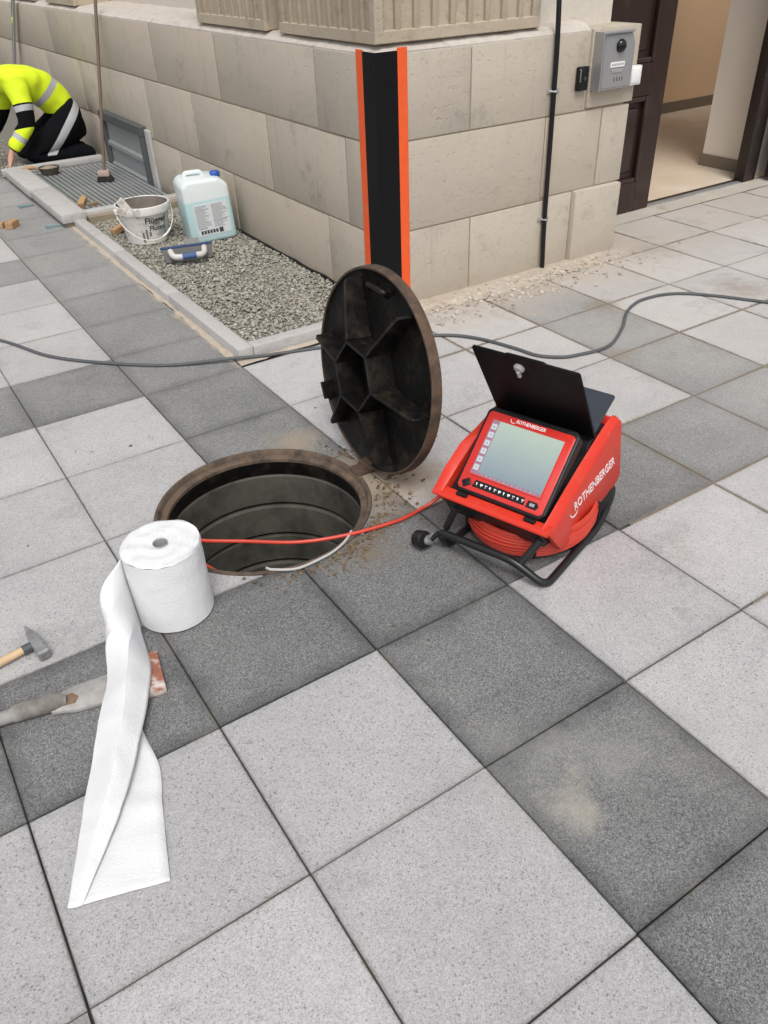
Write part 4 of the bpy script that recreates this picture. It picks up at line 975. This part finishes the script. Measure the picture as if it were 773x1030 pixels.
letter('Flutex', .05, R(-78), .112, .0006, bk, MT['ink'], rf)
def strip(t, phi0, phi1, z0, z1):
    k = 8; A = [(phi0 + (phi1 - phi0) * i / k) for i in range(k + 1)]
    lo = [t.verts.new(((rf(z0) + .0006) * math.cos(q), (rf(z0) + .0006) * math.sin(q), z0)) for q in A]; hi = [t.verts.new(((rf(z1) + .0006) * math.cos(q), (rf(z1) + .0006) * math.sin(q), z1)) for q in A]
    for i in range(k): t.faces.new((lo[i], lo[i + 1], hi[i + 1], hi[i]))
obj('label_print', BM(lambda t: [strip(t, R(-82 + 2 * k), R(-58), .06 + k * .009, .064 + k * .009) for k in range(5)] + [strip(t, R(-58), R(-52), .05, .19)]), MT['ink2'], bk, smooth=False)
hb = [(math.cos(R(q)) * (bt + .016), math.sin(R(q)) * (bt + .016), bh * .86 - .175 * math.sin(R((q + 185) / 1.0)) if True else 0) for q in range(-183, -2, 12)]
obj('bail', BM(lambda t: tube(t, hb, .0028, 6)), MT['white_plastic'], bk)
obj('grip', BM(lambda t: tube(t, hb[9:12], .007, 8)), MT['white_plastic'], bk)
obj('ear', BM(lambda t: [box(t, s * (bt + .012) - .012, s * (bt + .012) + .012, -.02, .02, bh * .8, bh * .93, None, .004) for s in (-1, 1)]), MT['bucket'], bk)
obj('drip_stains', BM(lambda t: [strip(t, R(-120 + 9 * k), R(-120 + 9 * k + 5), .02 + .02 * (k % 3), .09 + .02 * (k % 2)) for k in range(3)]), MT['bucket_in'], bk, smooth=False)
obj('plaster_knife', BM(lambda t: box(t, -.05, .05, -.003, .003, -.1, .09, T(-.13, -.02, bh) @ Matrix.Rotation(R(-32), 4, 'Y') @ Matrix.Rotation(R(20), 4, 'Z') @ Matrix.Scale(.6, 4), .002)), MT['bucket'], bk)

jc_ = thing('jerrycan', 'pale blue jerrycan with blue screw cap and printed label against the wall', 'jerrycan', M=T(1.235, 4.10, .006) @ Matrix.Rotation(R(-8), 4, 'Z') @ Matrix.Rotation(R(-3), 4, 'Y'))
jw, jd, jh = .325, .27, .425
def can(t):
    w, d = jw / 2, jd / 2
    prism(t, [(-w, 0), (w, 0), (w, jh - .065), (w - .05, jh - .02), (w - .075, jh - .012), (-w + .04, jh), (-w, jh - .035)], -d, d, Matrix.Rotation(PI / 2, 4, 'X'), .028, 4)
obj('tank', BM(can), MT['can'], jc_, ang=45)
obj('carry_handle', BM(lambda t: tube(t, roundpath([(-.10, .02, jh - .02), (-.09, .02, jh + .018), (.02, .02, jh + .012), (.035, .02, jh - .03)], .03), .016, 12)), MT['can'], jc_)
cp = obj('cap', BM(lambda t: lathe(t, [(.0, .036), (.030, .036), (.034, .031), (.034, 0)], 28, T(.105, -.03, jh - .026))), MT['blue'], jc_, ang=30)
lb = obj('label', BM(lambda t: box(t, -.112, .125, -jd / 2 - .0016, -jd / 2 + .001, .055, .265, None, .0006)), MT['label'], jc_, smooth=False)
random.seed(3)
def lines(t):
    for cx0, cx1 in ((-.104, -.002), (.012, .118)):
        z = .255
        while z > .105:
            big = random.random() < .18
            h = .006 if big else .0035
            box(t, cx0, cx0 + (cx1 - cx0) * random.uniform(.55, 1.0), -jd / 2 - .0022, -jd / 2 - .0014, z - h, z); z -= h + .0042
obj('fine_print', BM(lines), MT['ink2'], lb, smooth=False)
obj('hazard_print', BM(lambda t: [box(t, -.09 + k * .021, -.074 + k * .021, -jd / 2 - .0022, -jd / 2 - .0014, .066, .09) for k in range(6)] + [box(t, .04, .068, -jd / 2 - .0022, -jd / 2 - .0014, .062, .094)]), MT['ink'], lb, smooth=False)

fl = thing('plaster_float', 'blue edged plaster float with white handle lying on the gravel', 'float', M=T(.895, 3.66, .022) @ Matrix.Rotation(R(-14), 4, 'Z') @ Matrix.Rotation(R(-22), 4, 'X'))
obj('plate', BM(lambda t: (prism(t, [(-.15, 0), (.15, .0), (.165, .085), (-.165, .085)], -.012, .0, Matrix.Rotation(PI / 2, 4, 'X'), .002))), simple('float_plate', (.12, .118, .115), .7, grime=(.06, .055, .05)), fl)
obj('blue_edge', BM(lambda t: box(t, -.17, .165, -.003, .025, .084, .10, None, .003)), simple('navy_foam', (.03, .06, .14), .8), fl)
obj('handle', BM(lambda t: tube(t, roundpath([(-.11, -.0, .07), (-.10, -.062, .022), (.10, -.062, .022), (.11, .0, .07)], .05), .019, 12)), simple('dusty_white_plastic', (.56, .55, .53), .6, grime=(.35, .32, .29)), fl)
obj('grip', BM(lambda t: tube(t, [(-.045, -.063, .0215), (.045, -.063, .0215)], .0204, 12)), simple('dull_blue', (.05, .10, .24), .6), fl)
sc_ = thing('scraper', 'small grey scraper blade between the jerrycan and the float', 'scraper', M=T(1.01, 3.88, .02) @ Matrix.Rotation(R(-15), 4, 'Z') @ Matrix.Rotation(R(-40), 4, 'X'))
obj('blade', BM(lambda t: box(t, -.05, .05, -.002, .002, 0, .075, None, .001)), simple('dirty_scraper_steel', (.20, .20, .19), .7, grime=(.10, .09, .08)), sc_)
obj('handle', BM(lambda t: box(t, .03, .06, -.02, .012, -.03, .02, None, .006, 2)), MT['ink'], sc_)

def offcut(label, x, y, z, l, w, h, rz, tilt=0, mat='wood'):
    o = obj('wood_offcut', BM(lambda t: box(t, -l / 2, l / 2, -w / 2, w / 2, 0, h, None, .003)), MT[mat], None)
    o.matrix_world = T(x, y, z) @ Matrix.Rotation(rz, 4, 'Z') @ Matrix.Rotation(tilt, 4, 'Y'); return tag(o, label, 'wood block', 'wood offcuts on the site')
offcut('pine offcut lying flat, cut by the left edge of the photo', -.005, 5.42, .001, .20, .06, .04, R(-28))
offcut('short pine block on the paving before the grating slabs', .135, 5.33, .001, .115, .06, .05, R(52), 0)
offcut('wooden block resting on the near corner of the grating', .68, 5.28, .085, .12, .05, .045, R(58), R(-14))
offcut('little brown wood scrap beside the block on the grating', .745, 5.22, .082, .07, .04, .025, R(20), 0, 'darkwood')
offcut('pine wedge lying on the gravel left of the bucket', .745, 4.62, .022, .15, .05, .04, R(28), R(-8))
def wedge(label, x, y, rz):
    o = obj('plastic_wedge', BM(lambda t: prism(t, [(-.06, 0), (.06, 0), (.06, .006), (-.06, .022)], -.02, .02, Matrix.Rotation(PI / 2, 4, 'X'), .002)), simple('pale_blue_plastic', (.20, .29, .315), .6), None)
    o.matrix_world = T(x, y, .001) @ Matrix.Rotation(rz, 4, 'Z'); return tag(o, label, 'wedge', 'plastic wedges under the edge slabs')
wedge('pale blue plastic wedge under the joint of the two edge slabs', .365, 5.90, R(12)); wedge('pale blue plastic wedge at the near end of the edge slabs', .395, 5.14, R(8))
tr = thing('plasterer_pan', 'round dirty mortar pan with pale wooden handle on the grating', 'mortar pan', M=T(.80, 6.80, .034) @ Matrix.Rotation(R(168), 4, 'Z'))
obj('pan', BM(lambda t: lathe(t, [(0, .008), (.065, .008), (.09, .062), (.095, .062), (.07, .0), (0, .0)], 32)), simple('muddy_steel', (.075, .068, .055), .9, var=.4, scale=20), tr)
obj('handle', BM(lambda t: tube(t, [(.09, 0, .055), (.13, 0, .068), (.19, 0, .07), (.24, .0, .066)], [.011, .015, .017, .013], 10)), MT['wood'], tr)
obj('mortar_lump', BM(lambda t: lathe(t, [(0, .075), (.03, .07), (.07, .055), (.085, .05)], 20)), MT['mortar'], tr)
br = thing('broom', 'long handled broom with black bristles leaning on the left wall', 'broom')
B0 = Vector((1.125, 6.17, .10)); B1 = Vector((1.43, 6.42, 1.36)); bd = (B1 - B0).normalized()
obj('stick', BM(lambda t: cyl(t, B0, B0 + bd * 1.62, .0135, 12)), MT['broomstick'], br)
BMx = frame(B0, (.3, -.95, 0), (.9, .3, .3))
obj('head_block', BM(lambda t: box(t, -.05, .05, -.03, .03, -.022, .026, T(1.122, 6.165, .098) @ Matrix.Rotation(R(-35), 4, 'Z'), .008, 2)), simple('pinkish_wood', (.42, .31, .26), .8, grime=(.25, .2, .18)), br)
def brist(t):
    for i in range(12):
        for j in range(5):
            x = -.05 + i * .0091; y = -.02 + j * .01
            M_ = T(1.122, 6.165, 0) @ Matrix.Rotation(R(-35), 4, 'Z'); sp_ = 1.3
            cyl(t, M_ @ Vector((x, y, .08)), M_ @ Vector((x * sp_, y * 1.9 + random.uniform(-.006, .006), .036)), .0055, 5)
obj('bristles', BM(brist), MT['bristle'], br)
lv = thing('spirit_level', 'aluminium spirit level standing against the far left wall', 'spirit level')
Lp0, Lp1 = Vector((1.36, 10.75, .0)), Vector((1.41, 9.42, 1.30)); ld = (Lp1 - Lp0).normalized(); LMx = frame(Lp0, (0, .7, .72), ld)
LMx = frame(Lp0, ld, (1, 0, 0))
obj('beam', BM(lambda t: (box(t, 0, 2.0, -.0125, .0125, -.03, -.022, LMx), box(t, 0, 2.0, -.0125, .0125, .022, .03, LMx), box(t, 0, 2.0, -.003, .003, -.022, .022, LMx))), simple('pale_aluminium', (.52, .52, .51), .5, metal=.1), lv, smooth=False)
obj('vial', BM(lambda t: box(t, 1.50, 1.58, -.014, .014, -.022, .022, LMx, .004)), simple('green_vial', (.55, .70, .05), .3), lv)

# ================================================================ KNEELING WORKER
pe = thing('person', 'kneeling worker in yellow hi-vis jacket and black trousers bending over the gravel', 'person', (1.0, 7.42, .0))
OFF = Vector((-1.0, -7.42, 0)); Y0 = 7.42
J = {'pelvis': (1.15, Y0, .36), 'low': (1.05, Y0, .52), 'mid': (.93, Y0, .64), 'chest': (.77, Y0, .705), 'neckb': (.62, Y0, .73), 'neck': (.54, Y0, .72), 'head': (.44, Y0, .67),
     'sl': (.73, Y0 - .19, .68), 'el': (.735, Y0 - .27, .40), 'wl': (.545, Y0 - .24, .19), 'hl': (.50, Y0 - .235, .095), 'sr': (.71, Y0 + .19, .68), 'er': (.62, Y0 + .26, .42), 'wr': (.45, Y0 + .2, .22), 'hr': (.40, Y0 + .19, .12),
     'hipl': (1.16, Y0 - .11, .33), 'kl': (.68, Y0 - .13, .10), 'al': (1.15, Y0 - .12, .075), 'tl': (1.29, Y0 - .12, .035), 'hipr': (1.16, Y0 + .11, .33), 'kr': (.66, Y0 + .14, .10), 'ar': (1.15, Y0 + .13, .075), 'tr': (1.29, Y0 + .13, .035)}
S_ = 1.07
J = {k: (.755 + (v[0] - .70) * S_, Y0 + (v[1] - Y0) * S_, v[2] * S_) for k, v in J.items()}
def rig(names, edges, rad, root=0, extra=None, sub=2):
    vs = [Vector(J[k]) + OFF for k in names]; es = [(names.index(p), names.index(q)) for p, q in edges]; rs = list(rad)
    if extra: vs, es, rs = extra(vs, es, rs, names)
    return skin([tuple(v) for v in vs], es, rs, root, sub)
bn = ['pelvis', 'low', 'mid', 'chest', 'neckb', 'neck', 'head', 'sl', 'el', 'wl', 'hl', 'sr', 'er', 'wr', 'hr', 'hipl', 'kl', 'al', 'tl', 'hipr', 'kr', 'ar', 'tr']
be = [('pelvis', 'low'), ('low', 'mid'), ('mid', 'chest'), ('chest', 'neckb'), ('neckb', 'neck'), ('neck', 'head'), ('chest', 'sl'), ('sl', 'el'), ('el', 'wl'), ('wl', 'hl'), ('chest', 'sr'), ('sr', 'er'), ('er', 'wr'), ('wr', 'hr'), ('pelvis', 'hipl'), ('hipl', 'kl'), ('kl', 'al'), ('al', 'tl'), ('pelvis', 'hipr'), ('hipr', 'kr'), ('kr', 'ar'), ('ar', 'tr')]
bradii = [.11, .11, .12, .12, .08, .055, .10, .06, .042, .027, .035, .06, .042, .027, .035, .085, .055, .04, .035, .085, .055, .04, .035]
def fingers(vs, es, rs, names):
    for h, w in (('hl', 'wl'), ('hr', 'wr')):
        i = names.index(h); d = (vs[i] - vs[names.index(w)]).normalized(); s = d.cross(Vector((0, 0, 1))).normalized()
        for k, (off, ln) in enumerate(((-.028, .07), (-.010, .08), (.009, .078), (.027, .06), (-.04, .05))):
            base = vs[i] + d * (.035 if k < 4 else .0) + s * off; mid_ = base + d * ln * .5 + s * (off * .2 if k < 4 else -.02); tip = mid_ + d * ln * .4 + Vector((0, 0, -.015))
            n0 = len(vs); vs += [base, mid_, tip]; es += [(i, n0), (n0, n0 + 1), (n0 + 1, n0 + 2)]; rs += [.010, .0085, .007]
    return vs, es, rs
obj('body', rig(bn, be, bradii, 0, fingers), MT['skin'], pe, ang=180)
jn = ['pelvis', 'low', 'mid', 'chest', 'neckb', 'sl', 'el', 'wl', 'sr', 'er', 'wr']
jb = rig(jn, be_j := [e for e in be if e[0] in jn and e[1] in jn], [.15, (.185, .17), (.21, .18), (.205, .165), .11, .115, .078, .06, .115, .078, .06], 0, None, 3)
def W_(k): return Vector(J[k]) + OFF
front = lambda c: c.y < .6
torso = lambda c: abs(c.y) < .24 and not (c.y < -.17 and c.x < -.18)
arm_l = lambda c: (c - W_('el')).length < .34 and c.y < -.15 and c.x < -.13
for v in jb.verts: v.co += v.normal * .010 * noise.noise(v.co * 11) + v.normal * .008 * (.3 - abs(noise.noise(Vector((v.co.x * 14 + v.co.z * 8, v.co.y * 5, v.co.z * 4)))))
for f in jb.faces: f.material_index = 0
arm = lambda c: c.y < W_('sl').y + .10 and (c.x < W_('sl').x + .13)
al = Vector((.65, 0, -.75))
up_arm = (W_('el') - W_('sl')).normalized(); fa = (W_('wl') - W_('el')).normalized()
# black lower flank of the jacket
for co, no in ((Vector((.0, 0, .455)), Vector((-.12, 0, -1))),):
    bmesh.ops.bisect_plane(jb, geom=jb.verts[:] + jb.edges[:] + jb.faces[:], plane_co=co, plane_no=no, dist=1e-5)
    for f in jb.faces:
        c = f.calc_center_median()
        if (c - co).dot(no) > 0 and not arm(c) and c.x < .16: f.material_index = 2
band(jb, Vector((-.03, 0, .56)), al, .06, 1, lambda c: not arm(c))
band(jb, W_('sl') + up_arm * .26, up_arm, .20, 2, arm)
band(jb, W_('sl') + up_arm * .20, up_arm, .05, 1, arm)
band(jb, W_('el') + fa * .16, fa, .05, 1, lambda c: arm(c) and (c - W_('el')).dot(up_arm) > 0)
band(jb, W_('wl'), fa, .05, 2, lambda c: arm(c) and c.z < .3)
obj('jacket', jb, [MT['hivis'], MT['silver'], MT['navy']], pe, ang=180)
tn = ['pelvis', 'low', 'hipl', 'kl', 'al', 'tl', 'hipr', 'kr', 'ar', 'tr']
tb = rig(tn, [e for e in be if e[0] in tn and e[1] in tn], [.19, .16, .175, .115, .10, .07, .175, .115, .10, .07], 0, None, 3)
for v in tb.verts: v.co += v.normal * .012 * noise.noise(v.co * 9)
for f in tb.faces: f.material_index = 0
band(tb, Vector((.105, 0, .30)), (.74, 0, -.67), .07, 1, lambda c: c.z > .12)
obj('trousers', tb, [MT['navy'], MT['silver']], pe, ang=180)
for s in ('l', 'r'): obj('boot', rig(['a' + s, 't' + s], [('a' + s, 't' + s)], [.11, .08], 0, None, 2), MT['navy'], pe, ang=180)
def hairbm(t):
    bmesh.ops.create_icosphere(t, subdivisions=3, radius=.118); 
    for v in t.verts: v.co = v.co * Vector((1, .9, 1)).x; 
    xf(t, T(*(W_('head') + Vector((.01, 0, .012)))))
    bmesh.ops.bisect_plane(t, geom=t.verts[:] + t.edges[:] + t.faces[:], plane_co=W_('head') + Vector((-.03, 0, -.02)), plane_no=(-.75, 0, -.65), clear_outer=True)
obj('hair', BM(hairbm), MT['hair'], pe)
def face(t):
    h = W_('head')
    for y in (-.036, .036): lathe(t, [(0, .013), (.012, .006), (.013, 0)], 12, T(h.x - .098, y, h.z - .03) @ Matrix.Rotation(-PI / 2, 4, 'Y'))
obj('eyes', BM(face), MT['white'], pe)
obj('nose', BM(lambda t: tube(t, [W_('head') + Vector(q) for q in ((-.09, 0, -.035), (-.122, 0, -.062), (-.095, 0, -.07))], [.01, .015, .012], 8)), MT['skin'], pe)
for y in (-.1, .1): obj('ear', BM(lambda t: lathe(t, [(0, .012), (.02, .01), (.028, 0), (.02, -.01), (0, -.012)], 14, T(*(W_('head') + Vector((.0, y, -.02)))) @ Matrix.Rotation(PI / 2, 4, 'X'))), MT['skin'], pe)
